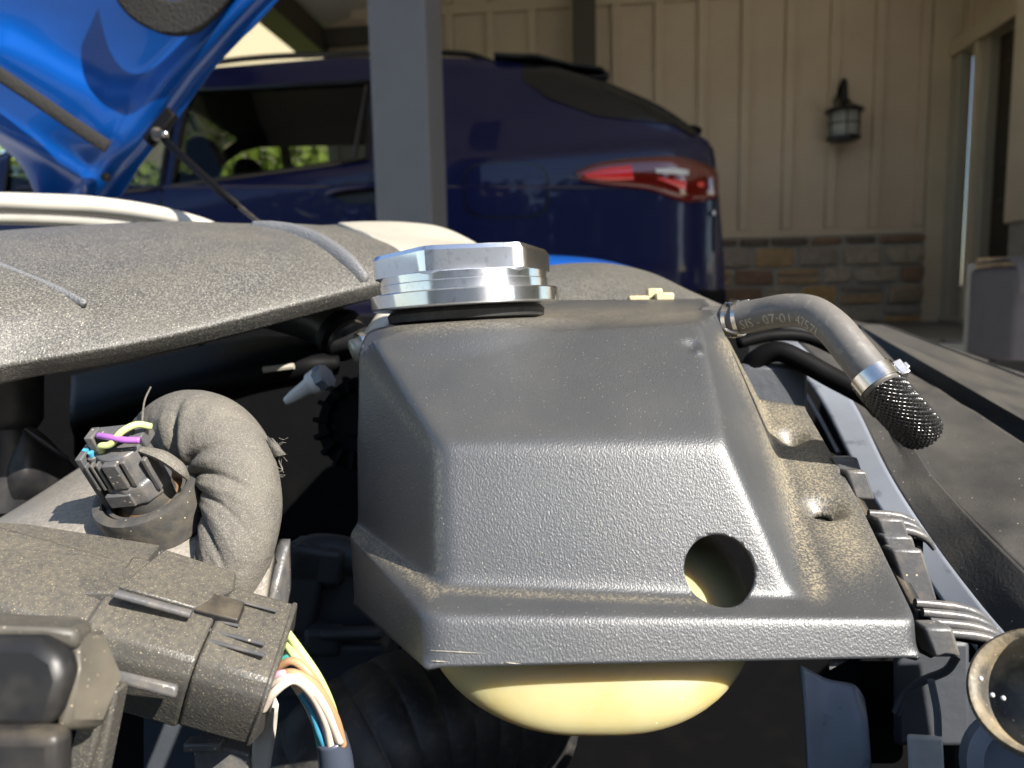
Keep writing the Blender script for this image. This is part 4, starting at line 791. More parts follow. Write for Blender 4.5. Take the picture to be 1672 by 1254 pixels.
low = np.exp(-((Vv - np.interp(U, [-60, 0, 80, 150], [160, 205, 250, 292])) / 16) ** 2) * sg((160 - U) / 6)
dome = np.exp(-(((U - 190) / 60) ** 2 + ((Vv - 235) / 45) ** 2))
gh = gh + nh * (0.011 * rail - 0.016 * reces + 0.008 * low + 0.008 * dome)[:, :, None]
build(MB().grid(gh), 'inner_panel', M['blue'], hdx, solid=0.018, smooth=180)
build(MB().tube(PP([(-70, 75, .90), (0, 122, .915), (60, 162, .925), (120, 203, .94), (176, 240, .955)]), .0032, 12, 40, flat=2.7), 'seal_strip', M['pad'], hdx, smooth=180)
pd = [PP([(175, -70, .85), (185, -10, .86), (215, 30, .868), (262, 54, .873), (310, 52, .872), (345, 28, .868), (372, 0, .862), (430, -70, .845)]), PP([(175, -90, .845), (215, -40, .853), (245, -10, .86), (280, 0, .864), (310, -5, .864), (335, -20, .86), (360, -45, .852), (420, -95, .842)])]
build(MB().grid(loft(pd, 40, 10)), 'insulation_pad', M['pad'], hdx, solid=0.012, smooth=180)
build(MB().box(P(262, 208, .94), RTV * .016 + UPV * .02, (RTV - UPV) * .006, fwd * .006), 'strut_bracket', M['plastic_dark'], hdx, bevel=0.003)
for (px, py, d) in ((174, 290, .99),): build(MB().lathe(P(px, py, d), -fwd, [(.006, 0), (.006, .004), (0, .006)], 12), 'plug', M['blue'] if px == 140 else M['plastic_dark'], hdx)
gs = thing('hood_strut', 'thin dark gas strut holding up the blue hood', 'gas strut', P(430, 372, .78))
build(MB().tube(PP([(268, 228, .925), (350, 304, .86), (388, 335, .83)]), .0047, 12), 'cylinder', M['plastic_dark'], gs, smooth=180)
build(MB().tube(PP([(386, 333, .832), (440, 378, .79), (480, 412, .76)]), .0028, 10), 'rod', M['plastic'], gs, smooth=180)
build(MB().ball(P(256, 218, .93), .0078, 14, 8).box(P(262, 222, .928), RTV * .008, UPV * .005, fwd * .006), 'ball_socket', M['plastic'], gs); build(MB().ball(P(270, 219, .915), .0045, 10, 6), 'ball_stud', M['steel'], gs)
# ---------------------------------------------------------------- left: casting, boot, connector, harness
cs = thing('valve_casting', 'dusty grey casting under the wire plug at the left', 'engine part', P(200, 900, .36))
gp = loft([PP([(-160, 930, .42), (0, 845, .43), (140, 756, .44), (215, 712, .44), (290, 740, .43), (370, 810, .41)]), PP([(-160, 935, .36), (0, 862, .37), (140, 800, .375), (240, 780, .38), (330, 795, .385), (400, 840, .385)]), PP([(-160, 960, .32), (0, 920, .325), (140, 880, .33), (250, 880, .33), (340, 880, .335), (440, 870, .34)]), PP([(-160, 1090, .31), (0, 1050, .31), (140, 1020, .315), (250, 1010, .315), (350, 1010, .32), (430, 1000, .325)])], 60, 40)  # far edge is cut to the shadow line of the engine cover
build(MB().grid(gp), 'casting', M['plate'], cs, solid=0.02, smooth=180)
build(MB().grid(loft([PP([(420, 1010, .34), (450, 960, .345), (474, 880, .36)]), PP([(432, 1130, .34), (456, 1060, .345), (476, 960, .36)])], 12, 8)), 'edge_rib', M['grey_plastic'], cs, solid=.006, smooth=180)

BO = P(247, 816, .338); AX = nrm(nrm(CAM - BO) * .62 + (-RTV * .50 + UPV * .86) * .78)
PK = 1.10
bo = thing('rubber_boot', 'dusty black rubber cup around the foot of the wire plug', 'grommet', BO)
cut_gap = lambda a, i: np.ones_like(a)
build(MB().lathe(BO, AX, [(.0236, -.012), (.0236, .004), (.0230, .0065), (.0205, .0072), (.0188, .0068), (.0185, .003), (.0178, .003), (.0175, .0052), (.0160, .0054), (.0156, -.004), (.010, -.0045)], 64, close=False), 'cup', M['rubber'], bo, smooth=50)
build(MB().lathe(BO, AX, [(.0158, -.002), (.0130, -.0005), (.0118, .003), (.0112, .003)], 48, close=False), 'rusty_bead', M['rust'], bo, smooth=60)
pg = thing('wire_plug', 'worn grey plug with purple and lime wires standing in the rubber cup', 'plug', BO + AX * .002)
X1 = nrm(RTV - AX * np.dot(RTV, AX)); X2 = np.cross(AX, X1)
if np.dot(X2, -fwd) < 0: X2 = -X2
build(MB().lathe(BO, AX, [(.0120, -.002), (.0120, .010), (.0116, .011)], 48), 'stem', M['rubber'], pg, smooth=50)
build(MB().lathe(BO, AX, [(q * .96, h * PK) for q, h in [(.0128, .0075), (.0138, .0082), (.0138, .0155), (.0134, .0165), (.0124, .0172), (.0112, .029), (.0104, .0305), (.006, .0308)]], 12, rmod=lambda a, i: 1 + 0.03 * np.cos(3 * a)), 'plug_body', M['grey_plastic'], pg, bevel=.0008, smooth=28)
def pbx(x, y, h, sx, sy, sh_, name, mat, par=None, bev=.0006, tilt=0.0): return build(MB().box(BO + X1 * x * .96 + X2 * y * .96 + AX * h * PK, X1 * sx * .96, X2 * sy * .96, AX * sh_ * PK + X2 * tilt), name, mat, par or pg, bevel=bev)
pbx(-.0145, .001, .018, .0016, .0085, .0135, 'side_wing', M['grey_plastic'])
pbx(.0125, .004, .019, .0012, .004, .008, 'side_latch', M['grey_plastic'])
for k, x in enumerate((-.0105, -.0078, -.0052)): pbx(x, .0112, .0235, .0006, .0016, .0065, 'rib', M['grey_plastic'], bev=.0003)
pbx(.0005, .0118, .0235, .0034, .0018, .0062, 'front_latch', M['grey_plastic']); pbx(.0062, .0105, .0235, .0010, .0018, .0062, 'rib', M['grey_plastic'], bev=.0003)
pbx(-.003, .0128, .0115, .006, .0014, .0032, 'skirt_tab', M['grey_plastic'])
pbx(-.002, -.004, .032, .0095, .004, .0035, 'back_guide', M['grey_plastic'], tilt=.001); pbx(-.010, -.001, .033, .002, .004, .004, 'back_guide', M['grey_plastic'])
pbx(.009, -.004, .031, .0035, .005, .003, 'back_guide', M['grey_plastic'])
fl = [BO + X1 * .010 + X2 * .002 + AX * .031, BO + X1 * .018 + X2 * .003 + AX * .027, BO + X1 * .0235 + X2 * .004 + AX * .020, BO + X1 * .024 + X2 * .003 + AX * .014]
build(MB().tube(fl, [.003, .0048, .0048, .002], 10, 20, flat=.5), 'torn_tape', M['fabric'], pg)
def W(x, y, h): return BO + X1 * x * .96 + X2 * y * .96 + AX * h * PK
build(MB().tube([W(-.0065, .004, .030), W(-.0035, .006, .0345), W(.001, .006, .0350), W(.007, .003, .0385), W(.012, -.001, .0385), W(.0155, -.004, .035)], .0015, 12, 40), 'wire', M['lime'], pg, smooth=180)
build(MB().tube([W(-.006, .001, .0365), W(.001, .0042, .0372), W(.008, .006, .0365), W(.0145, .0055, .0352)], .0014, 12, 24), 'wire', M['purple'], pg, smooth=180)
for (x, y) in ((-.0142, .0030), (-.0105, .0055)): build(MB().tube([W(x, y, .028), W(x + .0004, y, .0318)], .0013, 10), 'wire', M['cyan'], pg)
for x in (-.0142, -.0105): build(MB().lathe(W(x, .003 if x < -.012 else .0055, .024), AX, [(.0022, 0), (.0022, .006), (.0016, .0065)], 12), 'wire_seal', M['grey_plastic'], pg)

# taped harness: dense tube with folds gathered on the inside of the bend
hr = thing('taped_harness', 'thick wiring harness wrapped in grey woven tape bending down past the plug', 'wiring harness', P(380, 960, .33))
hpth = PP([(238, 742, .41), (262, 716, .392), (300, 698, .372), (348, 710, .357), (384, 755, .346), (396, 818, .338), (388, 884, .332), (366, 948, .332), (345, 1010, .335)])
hpp = crom(hpth, 220)
tgh = np.gradient(hpp, axis=0); tgh /= np.linalg.norm(tgh, axis=1)[:, None]
ufr = nrm(np.cross(tgh[0], (0, 0, 1.0))); INA = []
for i in range(220):
    ufr = nrm(ufr - tgh[i] * np.dot(ufr, tgh[i])); bfr = np.cross(tgh[i], ufr); dv = nrm(nrm(BO - hpp[i]) * .6 - fwd * .75); INA.append(math.atan2(np.dot(dv, bfr), np.dot(dv, ufr)))
def fold(u, a):
    """folds gather on the inside of the bend and fade round the outside; a spiral lap edge of tape runs along"""
    s = np.zeros_like(a); a0 = INA[int(round(u * 219))]; da = (a - a0 + math.pi) % (2 * math.pi) - math.pi
    for (u0, w_, am, sp, sk) in ((.30, .010, -.07, .7, .03), (.36, .016, .07, 1.0, .03), (.405, .012, -.26, .8, .035), (.45, .020, .10, 1.2, .05), (.492, .010, -.15, 1.1, -.05), (.53, .018, .08, 1.2, -.06), (.568, .008, -.13, 1.2, -.07), (.61, .016, .07, 1.2, -.07), (.65, .008, -.11, 1.1, -.08), (.70, .016, .06, 1.3, -.08), (.745, .008, -.11, 1.3, -.08), (.79, .016, .06, 1.3, -.08), (.84, .008, -.09, 1.3, -.08)):
        s += am * np.exp(-((u - u0 - sk * da) / w_) ** 2) * np.exp(-(da / sp) ** 2)
    ph = (u * 2.6 + a / (2 * math.pi)) % 1.0; s += 0.03 * (ph - 0.5)
    s += 0.02 * np.sin(u * 23 + 2 * a) * np.sin(3 * a + u * 11)
    return 1 + s
hr_r = np.interp(np.linspace(0, 1, 220), [0, .12, .3, .5, .7, 1], [.0130, .0165, .0185, .0182, .0172, .0150])
build(MB().tube(hpp, hr_r, 90, rfun=fold), 'tape_wrap', M['fabric'], hr, smooth=180)
fz = [P(446, 716, .346), P(460, 735, .344), P(457, 752, .346), P(462, 768, .345), P(446, 776, .347)]
build(MB().grid(loft([fz, [q + fwd * .006 - RTV * .003 for q in fz]], 20, 4)), 'torn_flap', M['fabric'], hr, solid=.0006, smooth=180)
build(MB().add([P(438, 712, .346), P(468, 742, .343), P(440, 748, .346)], [(0, 1, 2)]), 'torn_point', M['fabric'], hr, solid=.0008)
rg2 = np.random.default_rng(5)
for k in range(12):
    b0 = P(448 + rg2.uniform(-4, 10), 715 + k * 5.5, .345); e0 = b0 + RTV * rg2.uniform(.001, .005) + UPV * rg2.uniform(-.003, .003)
    build(MB().tube([b0, (b0 + e0) / 2 + UPV * rg2.uniform(-.002, .002), e0], .00012, 4, 8), 'loose_thread', M['fabric'], hr)
build(MB().tube([P(232, 690, .36), P(236, 655, .37), P(246, 632, .38)], .0004, 5, 14), 'loose_thread', M['fabric'], hr)

# ---------------------------------------------------------------- big connector block, lower left
cb = thing('connector_block', 'large dusty black multi-pin connector with latch at the lower left', 'connector', P(330, 1200, .27))
UD = P(190, 968, .262) - P(482, 1050, .262)         # towards the left along the connector
E = PP([(482, 986, .292), (468, 1030, .276), (452, 1080, .262), (441, 1112, .256), (432, 1142, .2545), (424, 1166, .256), (412, 1196, .262), (404, 1216, .266), (430, 1190, .30), (478, 1020, .31)])
def pext(u0, u1, infl, name, mat, par, rows=None, bev=.0012, lift=0.0):
    Q = E if rows is None else PP(rows); c = Q.mean(0); Q = c + (Q - c) * infl + UPV * lift
    a = Q + UD * u0; b = Q + UD * u1; n = len(Q); mbx = MB().add(np.vstack([a, b]), [tuple(range(n)), tuple(range(2 * n - 1, n - 1, -1))] + [(i, i + n, (i + 1) % n + n, (i + 1) % n) for i in range(n)])
    return build(mbx, name, mat, par, bevel=bev, smooth=35)
pext(0.0, .40, 1.0, 'end_shell', M['dusty'], cb); pext(.405, 1.02, 1.04, 'main_shell', M['dusty'], cb)
pext(1.025, 1.9, .93, 'rear_shell', M['dusty'], cb)
pext(-.015, .02, 1.03, 'end_rim', M['dusty'], cb)
def rail(p0, p1, r_, name='rail', mat='grey_plastic', flat=.7): return build(MB().tube([P(p0[0], p0[1], p0[2] - (.002 if name == 'rail' else 0)), P(p1[0], p1[1], p1[2] - (.002 if name == 'rail' else 0))], r_, 10, flat=flat), name, M[mat], cb, smooth=60)
rail((190, 969, .262), (312, 1003, .266), .0021, 'highlight_ridge', 'grey_plastic'); rail((338, 968, .286), (452, 998, .284), .0007); rail((300, 1018, .2725), (432, 1052, .2665), .0009); rail((340, 1046, .2655), (432, 1070, .2615), .0009); rail((318, 1004, .276), (390, 1022, .273), .0008)  # first bar is lighter grey to paint in the ridge's sunlit highlight
def slab(pts, th, name, mat='dusty', bev=.0008, par=None):
    q = PP(pts); n_ = nrm(np.cross(q[1] - q[0], q[2] - q[0])); n_ = n_ if np.dot(n_, -fwd) > 0 else -n_; v = np.vstack([q + n_ * th, q - n_ * th]); n = len(q)
    return build(MB().add(v, [tuple(range(n)), tuple(range(2 * n - 1, n - 1, -1))] + [(i, i + n, (i + 1) % n + n, (i + 1) % n) for i in range(n)]), name, M[mat], par or cb, bevel=bev)
slab([(268, 903, .297), (384, 940, .298), (382, 968, .29), (318, 1000, .272), (192, 964, .266)], .0022, 'top_step'); slab([(338, 972, .2835), (400, 990, .2815), (388, 1020, .2715), (316, 1003, .2715)], .0022, 'latch', 'plastic')
slab([(262, 900, .299), (386, 940, .300), (384, 950, .297), (258, 912, .296)], .0014, 'top_lip', 'grey_plastic')
slab([(176, 1090, .2455), (292, 1118, .2475), (288, 1141, .2465), (176, 1112, .2445)], .0012, 'label_bar', 'grey_plastic', .0015)
slab([(-60, 862, .305), (50, 872, .31), (260, 905, .305), (190, 985, .268), (-60, 985, .27)], .004, 'rear_step')
# wire bundle from the connector
wb = thing('wire_bundle', 'bundle of coloured wires curving from the dusty connector into a dark sleeve', 'wires', P(540, 1240, .29))
WS = [('lime', [(468, 1032, .285), (490, 1062, .28), (522, 1110, .28), (545, 1165, .285), (552, 1215, .29)], .0016), ('lime', [(462, 1046, .285), (482, 1072, .278), (512, 1115, .278), (538, 1170, .283), (546, 1215, .288)], .0015),
      ('brown', [(450, 1092, .275), (480, 1080, .272), (512, 1110, .272), (540, 1165, .28), (556, 1215, .287)], .0016), ('brown', [(448, 1104, .27), (480, 1100, .266), (516, 1120, .27), (546, 1170, .278), (560, 1218, .286)], .0017),
      ('teal', [(455, 1080, .28), (480, 1072, .279), (505, 1095, .279), (530, 1150, .285), (536, 1215, .29)], .0013), ('cream', [(440, 1122, .265), (470, 1108, .262), (500, 1118, .265), (530, 1155, .273), (556, 1212, .284)], .0017),
      ('cream', [(428, 1160, .262), (450, 1128, .258), (480, 1110, .26), (510, 1135, .268), (532, 1180, .277), (540, 1218, .284)], .0016), ('cyan', [(490, 1132, .272), (508, 1160, .275), (520, 1195, .28), (530, 1220, .285)], .0012), ('cream', [(478, 1115, .27), (500, 1150, .275), (518, 1190, .28), (528, 1220, .286)], .0012),
      ('pink', [(440, 1112, .268), (462, 1100, .266), (492, 1116, .268), (520, 1160, .276), (538, 1215, .285)], .0014), ('teal', [(498, 1140, .276), (512, 1175, .279), (522, 1222, .286)], .0011)]
for (c_, pts, r_) in WS: build(MB().tube(PP(pts), r_, 12, 40), 'wire', M[c_], wb, smooth=180)
build(MB().tube(PP([(541, 1205, .287), (548, 1240, .289), (552, 1300, .292), (560, 1380, .30)]), [.0058, .0068, .0072, .0074], 20, 30), 'sleeve', M['shrink'], wb, smooth=180)
# pale bracket under the connector
bk = thing('pale_bracket', 'pale metal bracket below the dusty connector block', 'bracket', P(380, 1254, .33))
build(MB().grid(loft([PP([(455, 1150, .31), (450, 1200, .32), (430, 1320, .33)]), PP([(425, 1180, .31), (412, 1230, .32), (390, 1330, .33)])], 10, 6)), 'flange', M['bar'], bk, solid=.004)
build(MB().box(P(370, 1232, .325), RTV * .012 + UPV * -.003, UPV * .006, fwd * .006).box(P(335, 1215, .32), RTV * .008, UPV * .002, fwd * .004), 'foot', M['grey_plastic'], bk, bevel=.001)
# blurred black box in the near corner
M['relay'] = S('black_box_plastic', (0.012, 0.012, 0.013), 0.42, spec=.4, var=((50, 3, .45, .75, (.06, .055, .045), .6),))
M['relay_dust_lit'] = S('dusty_lit_box_plastic', (0.075, 0.07, 0.06), 0.5, var=((50, 3, .4, .7, (.17, .15, .115), .7),), speck=((900, .25, .2, (.5, .42, .28)),))  # dust, plus the brightness of the sunlit top and side put into the colour
nb2 = thing('black_relay_box', 'blurred glossy black box in the near lower left corner', 'relay box', P(60, 1250, .19))
slab([(-140, 1036, .197), (70, 1038, .196), (112, 1060, .196), (124, 1100, .195), (96, 1182, .192), (-140, 1182, .192)], .004, 'housing', 'relay', .003, nb2)
slab([(-140, 1012, .222), (128, 1018, .22), (152, 1030, .215), (128, 1046, .2), (70, 1036, .198), (-140, 1034, .199)], .003, 'top_face', 'relay_dust_lit', .002, nb2)
slab([(118, 1040, .204), (160, 1030, .219), (180, 1110, .214), (160, 1190, .212), (98, 1190, .197), (126, 1100, .1985)], .002, 'side_face', 'relay_dust_lit', .002, nb2)
slab([(-140, 1192, .186), (60, 1192, .186), (84, 1214, .186), (84, 1330, .184), (-140, 1330, .184)], .004, 'lower_housing', 'relay', .003, nb2)
build(MB().box(P(140, 1235, .225), RTV * .0035, UPV * .022 + RTV * .006, fwd * .004), 'side_rib', M['dusty'], nb2, bevel=.001); build(MB().box(P(165, 1225, .228), RTV * .003, UPV * .02 + RTV * .004, fwd * .004), 'side_rib', M['dusty'], nb2, bevel=.001)
build(MB().box(P(30, 1240, .182), RTV * .012, UPV * .008, fwd * .004), 'lower_latch', M['plastic'], nb2, bevel=.003, seg=3)

# ---------------------------------------------------------------- ribbed hose under the tank, engine parts in the dark
rh = thing('ribbed_hose', 'black ribbed intake hose passing under the coolant tank', 'hose', P(640, 1254, .38))
build(MB().tube(PP([(500, 1330, .37), (590, 1240, .375), (680, 1190, .39), (800, 1165, .42), (860, 1160, .44)]), .040, 40, 240, rfun=lambda u, a: (1 + .035 * np.abs(math.sin(u * 40)) ** .5 + 0.004 * np.sin(60 * a)) * np.ones_like(a)), 'corrugated_body', M['rubber_black'], rh, smooth=180)
eb = thing('engine_block', 'shaded blue grey engine castings between the connector and the coolant tank', 'engine', P(560, 1120, .55))
def ebx(px, py, d, sx, sy, sd_, name, mat='alu', rot=0.0): u = RTV * math.cos(rot) - UPV * math.sin(rot); v = UPV * math.cos(rot) + RTV * math.sin(rot); return build(MB().box(P(px, py, d), u * sx, v * sy, fwd * sd_), name, M[mat], eb, bevel=.004, seg=3)
M['block'] = S('dark_casting', (0.05, 0.056, 0.066), .5, var=((20, 4, .4, .7, (.03, .033, .04), .6),), bump=(('noise', 150, .3, .001),))
ebx(545, 975, .52, .034, .028, .03, 'casting', 'block'); ebx(505, 955, .5, .012, .03, .02, 'casting', 'block', .2); ebx(560, 1070, .5, .034, .018, .03, 'casting', 'block'); ebx(575, 1034, .47, .020, .0035, .006, 'rail', 'block', -.02); ebx(530, 1045, .475, .012, .009, .008, 'boss', 'block'); ebx(520, 915, .5, .02, .012, .02, 'pipe_stub', 'block', .1); ebx(600, 1110, .49, .022, .006, .012, 'casting', 'block', -.3)
build(MB().tube(PP([(470, 925, .5), (520, 905, .5), (590, 915, .5)]), .014, 14, 20), 'pipe', M['block'], eb, smooth=180)
ebx(400, 1150, .5, .06, .06, .02, 'casting', 'block')
# intake duct
du = thing('intake_duct', 'black plastic duct elbow under the engine cover edge', 'duct', P(500, 560, .5))
build(MB().tube(PP([(330, 470, .60), (420, 492, .565), (490, 512, .545), (540, 532, .535), (572, 560, .525)]), [.02, .019, .018, .0175, .016], 24, 40), 'elbow', M['plastic'], du, smooth=180)
dre = nrm(P(572, 560, .525) - P(540, 532, .535)); build(MB().lathe(P(556, 545, .53), dre, [(.0182, -.004), (.0192, -.002), (.0192, .004), (.017, .006), (.012, .010), (.0, .011)], 28), 'end_cap', M['plastic_dark'], du)
build(MB().lathe(P(428, 503, .54), nrm(-fwd + UPV * .5), [(.011, -.006), (.011, .002), (.0095, .003), (.009, .0024), (0, .0024)], 28), 'filler_button', M['plastic'], du)
for k in range(5):
    q = -1.0 + k * .35; nn_ = nrm(-fwd + UPV * .5); r1 = nrm(np.cross(nn_, UZ)); r2 = np.cross(nn_, r1); c_ = P(428, 503, .54) + nn_ * .0026 + (r1 * math.cos(q) + r2 * math.sin(q)) * .0072
    build(MB().box(c_, (r1 * math.cos(q) + r2 * math.sin(q)) * .0014, (r2 * math.cos(q) - r1 * math.sin(q)) * .0004, nn_ * .0004), 'raised_mark', M['grey_plastic'], du)
mf = thing('intake_manifold', 'glossy black intake runner in the dark below the engine cover', 'engine part', P(350, 640, .55))
build(MB().grid(loft([PP([(120, 620, .62), (260, 590, .6), (400, 560, .58), (500, 560, .565), (548, 582, .55)]), PP([(120, 660, .55), (260, 630, .53), (400, 600, .515), (500, 590, .51), (552, 592, .52)]), PP([(120, 700, .54), (260, 660, .53), (400, 628, .515), (500, 610, .515), (550, 600, .53)]), PP([(120, 740, .62), (260, 690, .62), (400, 640, .6), (500, 618, .58), (548, 604, .56)])], 40, 24)), 'runner', M['plastic_dark'], mf, solid=.004, smooth=180)
build(MB().tube(PP([(430, 604, .5), (480, 598, .5)]), .0022, 8), 'pale_seam', M['pale'], mf)
wc = thing('white_nozzle', 'small white plastic nozzle in the dark beside the tank shield', 'nozzle', P(505, 640, .47))
d0, d1 = P(468, 655, .475), P(532, 614, .465); axn = nrm(d1 - d0)
build(MB().lathe(d0, axn, [(.0, -.0005), (.0028, 0), (.0042, .006), (.0058, .02), (.0078, .0225), (.0082, .0275), (.0075, .0285)], 20), 'cone', M['white'], wc, smooth=50)
build(MB().lathe(d0 + axn * .0285, axn, [(.0078, 0), (.0084, .002), (.0078, .006), (.006, .0065)], 16, rmod=lambda a, i: 1 + .06 * np.cos(8 * a)), 'knurled_collar', M['alu'], wc)
al = thing('alternator', 'dark finned alternator housing behind the tank shield', 'alternator', P(580, 720, .5))
ao = P(590, 690, .52); aa = nrm(-fwd + RTV * -.3 + UPV * .2)
build(MB().lathe(ao, aa, [(.034, -.02), (.034, 0), (.032, .004), (.024, .006), (.023, .003), (.011, .003), (.010, .008), (0, .008)], 40), 'housing', M['plastic_dark'], al)
for k in range(16):
    q = k * math.pi / 8; r1 = nrm(np.cross(aa, UZ)); r2 = np.cross(aa, r1); e_ = r1 * math.cos(q) + r2 * math.sin(q)
    build(MB().box(ao + e_ * .0275 + aa * .006, e_ * .006, np.cross(aa, e_) * .0016, aa * .003), 'fin', M['plastic_dark'], al)
pf = thing('pale_fitting', 'pale hose fitting between the engine cover and the coolant tank', 'hose fitting', P(630, 570, .47))
build(MB().tube(PP([(672, 512, .49), (640, 524, .475), (622, 540, .47), (600, 560, .465)]), [.011, .0105, .0085, .006], 18, 24), 'elbow', M['pale'], pf, smooth=180)
build(MB().tube(PP([(650, 556, .47), (612, 562, .462), (578, 574, .455)]), .0075, 16, 20), 'stub', M['pale'], pf, smooth=180)
build(MB().lathe(P(592, 563, .458), nrm(P(578, 574, .455) - P(612, 562, .462)), [(.0084, -.002), (.009, 0), (.0084, .002)], 20), 'ring', M['steel'], pf)
of = thing('oil_filler', 'black oil filler neck hanging below the engine cover at the far left', 'engine part', P(10, 800, .48))
build(MB().lathe(P(0, 700, .46), UPV, [(.020, -.05), (.0195, .0), (.0205, .001), (.0232, .006), (.0235, .05)], 36), 'neck', M['plastic'], of, smooth=40)
build(MB().grid(loft([PP([(-60, 700, .47), (20, 700, .455), (60, 700, .46), (130, 770, .5)]), PP([(-60, 760, .46), (20, 770, .445), (55, 780, .45), (120, 830, .49)]), PP([(-60, 830, .47), (10, 830, .45), (30, 840, .46), (60, 880, .49)])], 24, 20)), 'lower_duct', M['plastic'], of, solid=.003, smooth=180)
build(MB().tube(PP([(40, 700, .45), (75, 725, .455), (110, 750, .465)]), .0016, 8), 'seam', M['plastic'], of)

# ---------------------------------------------------------------- right: sheet metal rail, clips, black panels, grommet
ml = thing('sheet_metal_rail', 'blue grey sheet metal rail running down between the tank flange and black panel', 'rail', P(1480, 900, .4))
build(MB().grid(loft([PP([(1262, 560, .60), (1330, 640, .535), (1404, 780, .44), (1474, 890, .393), (1550, 1000, .357), (1612, 1085, .335)]), PP([(1300, 560, .595), (1380, 640, .53), (1454, 780, .432), (1526, 890, .385), (1602, 988, .35), (1672, 1066, .325)])], 40, 8)), 'rail_face', M['alu'], ml, solid=.002, smooth=180)
build(MB().tube(PP([(1276, 590, .60), (1320, 650, .54), (1370, 740, .48)]), .0015, 8, 20), 'edge_roll', M['alu'], ml)
build(MB().box(P(1255, 645, .47), RTV * .022, UPV * .02, fwd * .01), 'inner_box', M['block'], ml, bevel=.004)
bpz = thing('radiator_shroud', 'dusty black radiator panel sloping away at the right edge', 'panel', P(1600, 850, .36))
fa = PP([(1380, 560, .62), (1452, 712, .48), (1486, 780, .43), (1541, 845, .395), (1610, 922, .36), (1672, 992, .335), (1900, 1240, .27)])
fb_ = PP([(1410, 540, .62), (1474, 700, .475), (1520, 780, .425), (1572, 835, .392), (1632, 892, .36), (1700, 960, .335), (1930, 1190, .27)])
fc_ = np.vstack([P(1470, 600, .66)[None], np.linspace(P(1530, 633, .55), P(1900, 862, .35), 6)])
fd_ = fc_ + np.array([0.0, 0.004, -0.02])
bot = PP([(1300, 560, .60), (1380, 640, .533), (1452, 780, .434), (1524, 890, .387), (1600, 988, .352), (1670, 1066, .327), (1830, 1240, .28)])
fmid = fb_ * .5 + fc_ * .5 + UZ * .001
build(MB().grid(loft([bot, fa, fb_], 60, 16, True, True)), 'front_face', M['panel'], bpz, solid=.003, smooth=40)
g = loft([fb_, fmid, fc_, fd_], 80, 40, True, True); 
rel = g - CAM; dd = rel @ fwd; U = (rel @ RTV) / dd * F + 836; Vv = 627 - (rel @ UPV) / dd * F
g[:, :, 2] += 0.003 * np.exp(-((Vv - np.interp(U, [1545, 1672, 1800], [757, 775, 800])) / 7) ** 2) * sg((U - 1565) / 12)
build(MB().grid(g), 'top_face', M['panel'], bpz, solid=.003, smooth=180)
bp2 = thing('cowl_shroud', 'second black panel behind the dark gap at the right edge', 'panel', P(1620, 640, .6))
ra = np.linspace(P(1400, 530, .72), P(1800, 760, .48), 6); rb = np.linspace(P(1440, 530, .86), P(1820, 672, .60), 6); 
build(MB().grid(loft([ra - UZ * .05, ra, ra * .5 + rb * .5 + UZ * .001, rb, rb - UZ * .02], 50, 24, True, True)), 'panel_skin', M['panel'], bp2, solid=.003, smooth=50)
build(MB().tube(rb + UZ * .0005, .0014, 8, 40), 'edge_bead', M['panel'], bp2, smooth=180)
lw = thing('lower_side_trim', 'grey trim strip lying beyond the black panels toward the porch', 'trim', P(1500, 560, .95))
build(MB().grid(loft([PP([(1180, 520, 1.0), (1300, 548, .95), (1420, 572, .9), (1560, 610, .82), (1700, 650, .75)]), PP([(1190, 498, 1.25), (1320, 520, 1.2), (1440, 545, 1.12), (1580, 590, 1.0), (1720, 640, .92)])], 30, 8)), 'strip', M['panel'], lw, solid=.01, smooth=180)
# black cables in the gap
cbz = thing('black_cable', 'black cable looped in the shade beneath the grey hose', 'cable', P(1270, 620, .46))
build(MB().tube(PP([(1215, 620, .47), (1235, 588, .465), (1270, 574, .46), (1310, 590, .455), (1350, 612, .45), (1420, 650, .44), (1440, 670, .44)]), .0065, 14, 40), 'cable', M['plastic_dark'], cbz, smooth=180)
build(MB().tube(PP([(1205, 560, .5), (1260, 548, .5), (1320, 552, .5), (1400, 590, .49)]), .004, 12, 30), 'cable', M['plastic_dark'], cbz, smooth=180)
# ribbed latches along the flange
def clip(px, py, d, L_, label, nrib=4, sc=1.0):
    t = thing('latch_clip', label, 'clip', P(px, py, d), 'ribbed latches beside the tank flange')
    dirv = nrm(RTV + UPV * -.18 + fwd * .0)
    for k in range(nrib):
        o_ = P(px, py, d) - UPV * (.0030 * sc * k) - fwd * (.0022 * k) + RTV * .0016 * k
        pts = [o_, o_ + dirv * L_ * .55 + UPV * .001, o_ + dirv * L_ * .85 - UPV * .001, o_ + dirv * L_ - UPV * .005 * sc]
        build(MB().tube(pts, [.0016, .0018, .0018, .0009], 8, 20, flat=1.1), 'rib', M['grey_plastic'], t, smooth=60)
    c_ = P(px, py, d) - UPV * .0068 * sc
    build(MB().box(c_ + dirv * L_ * .45 + fwd * .003, dirv * L_ * .45, UPV * .0055 * sc, fwd * .003), 'web', M['plastic'], t, bevel=.0015)
    build(MB().box(c_ - UPV * .006 + dirv * L_ * .9, RTV * .0018, UPV * .005 * sc, fwd * .003), 'hook', M['plastic_dark'], t, bevel=.0008)
    return t
clip(1418, 838, .335, .0245, 'shorter ribbed black latch beside the flange near the rear screw dimple', 3)
clip(1494, 984, .285, .031, 'longer ribbed black latch beside the front corner of the tank flange', 4)
kb = thing('notched_moulding', 'black moulded strip with notches between the two ribbed latches', 'moulding', P(1470, 920, .32))
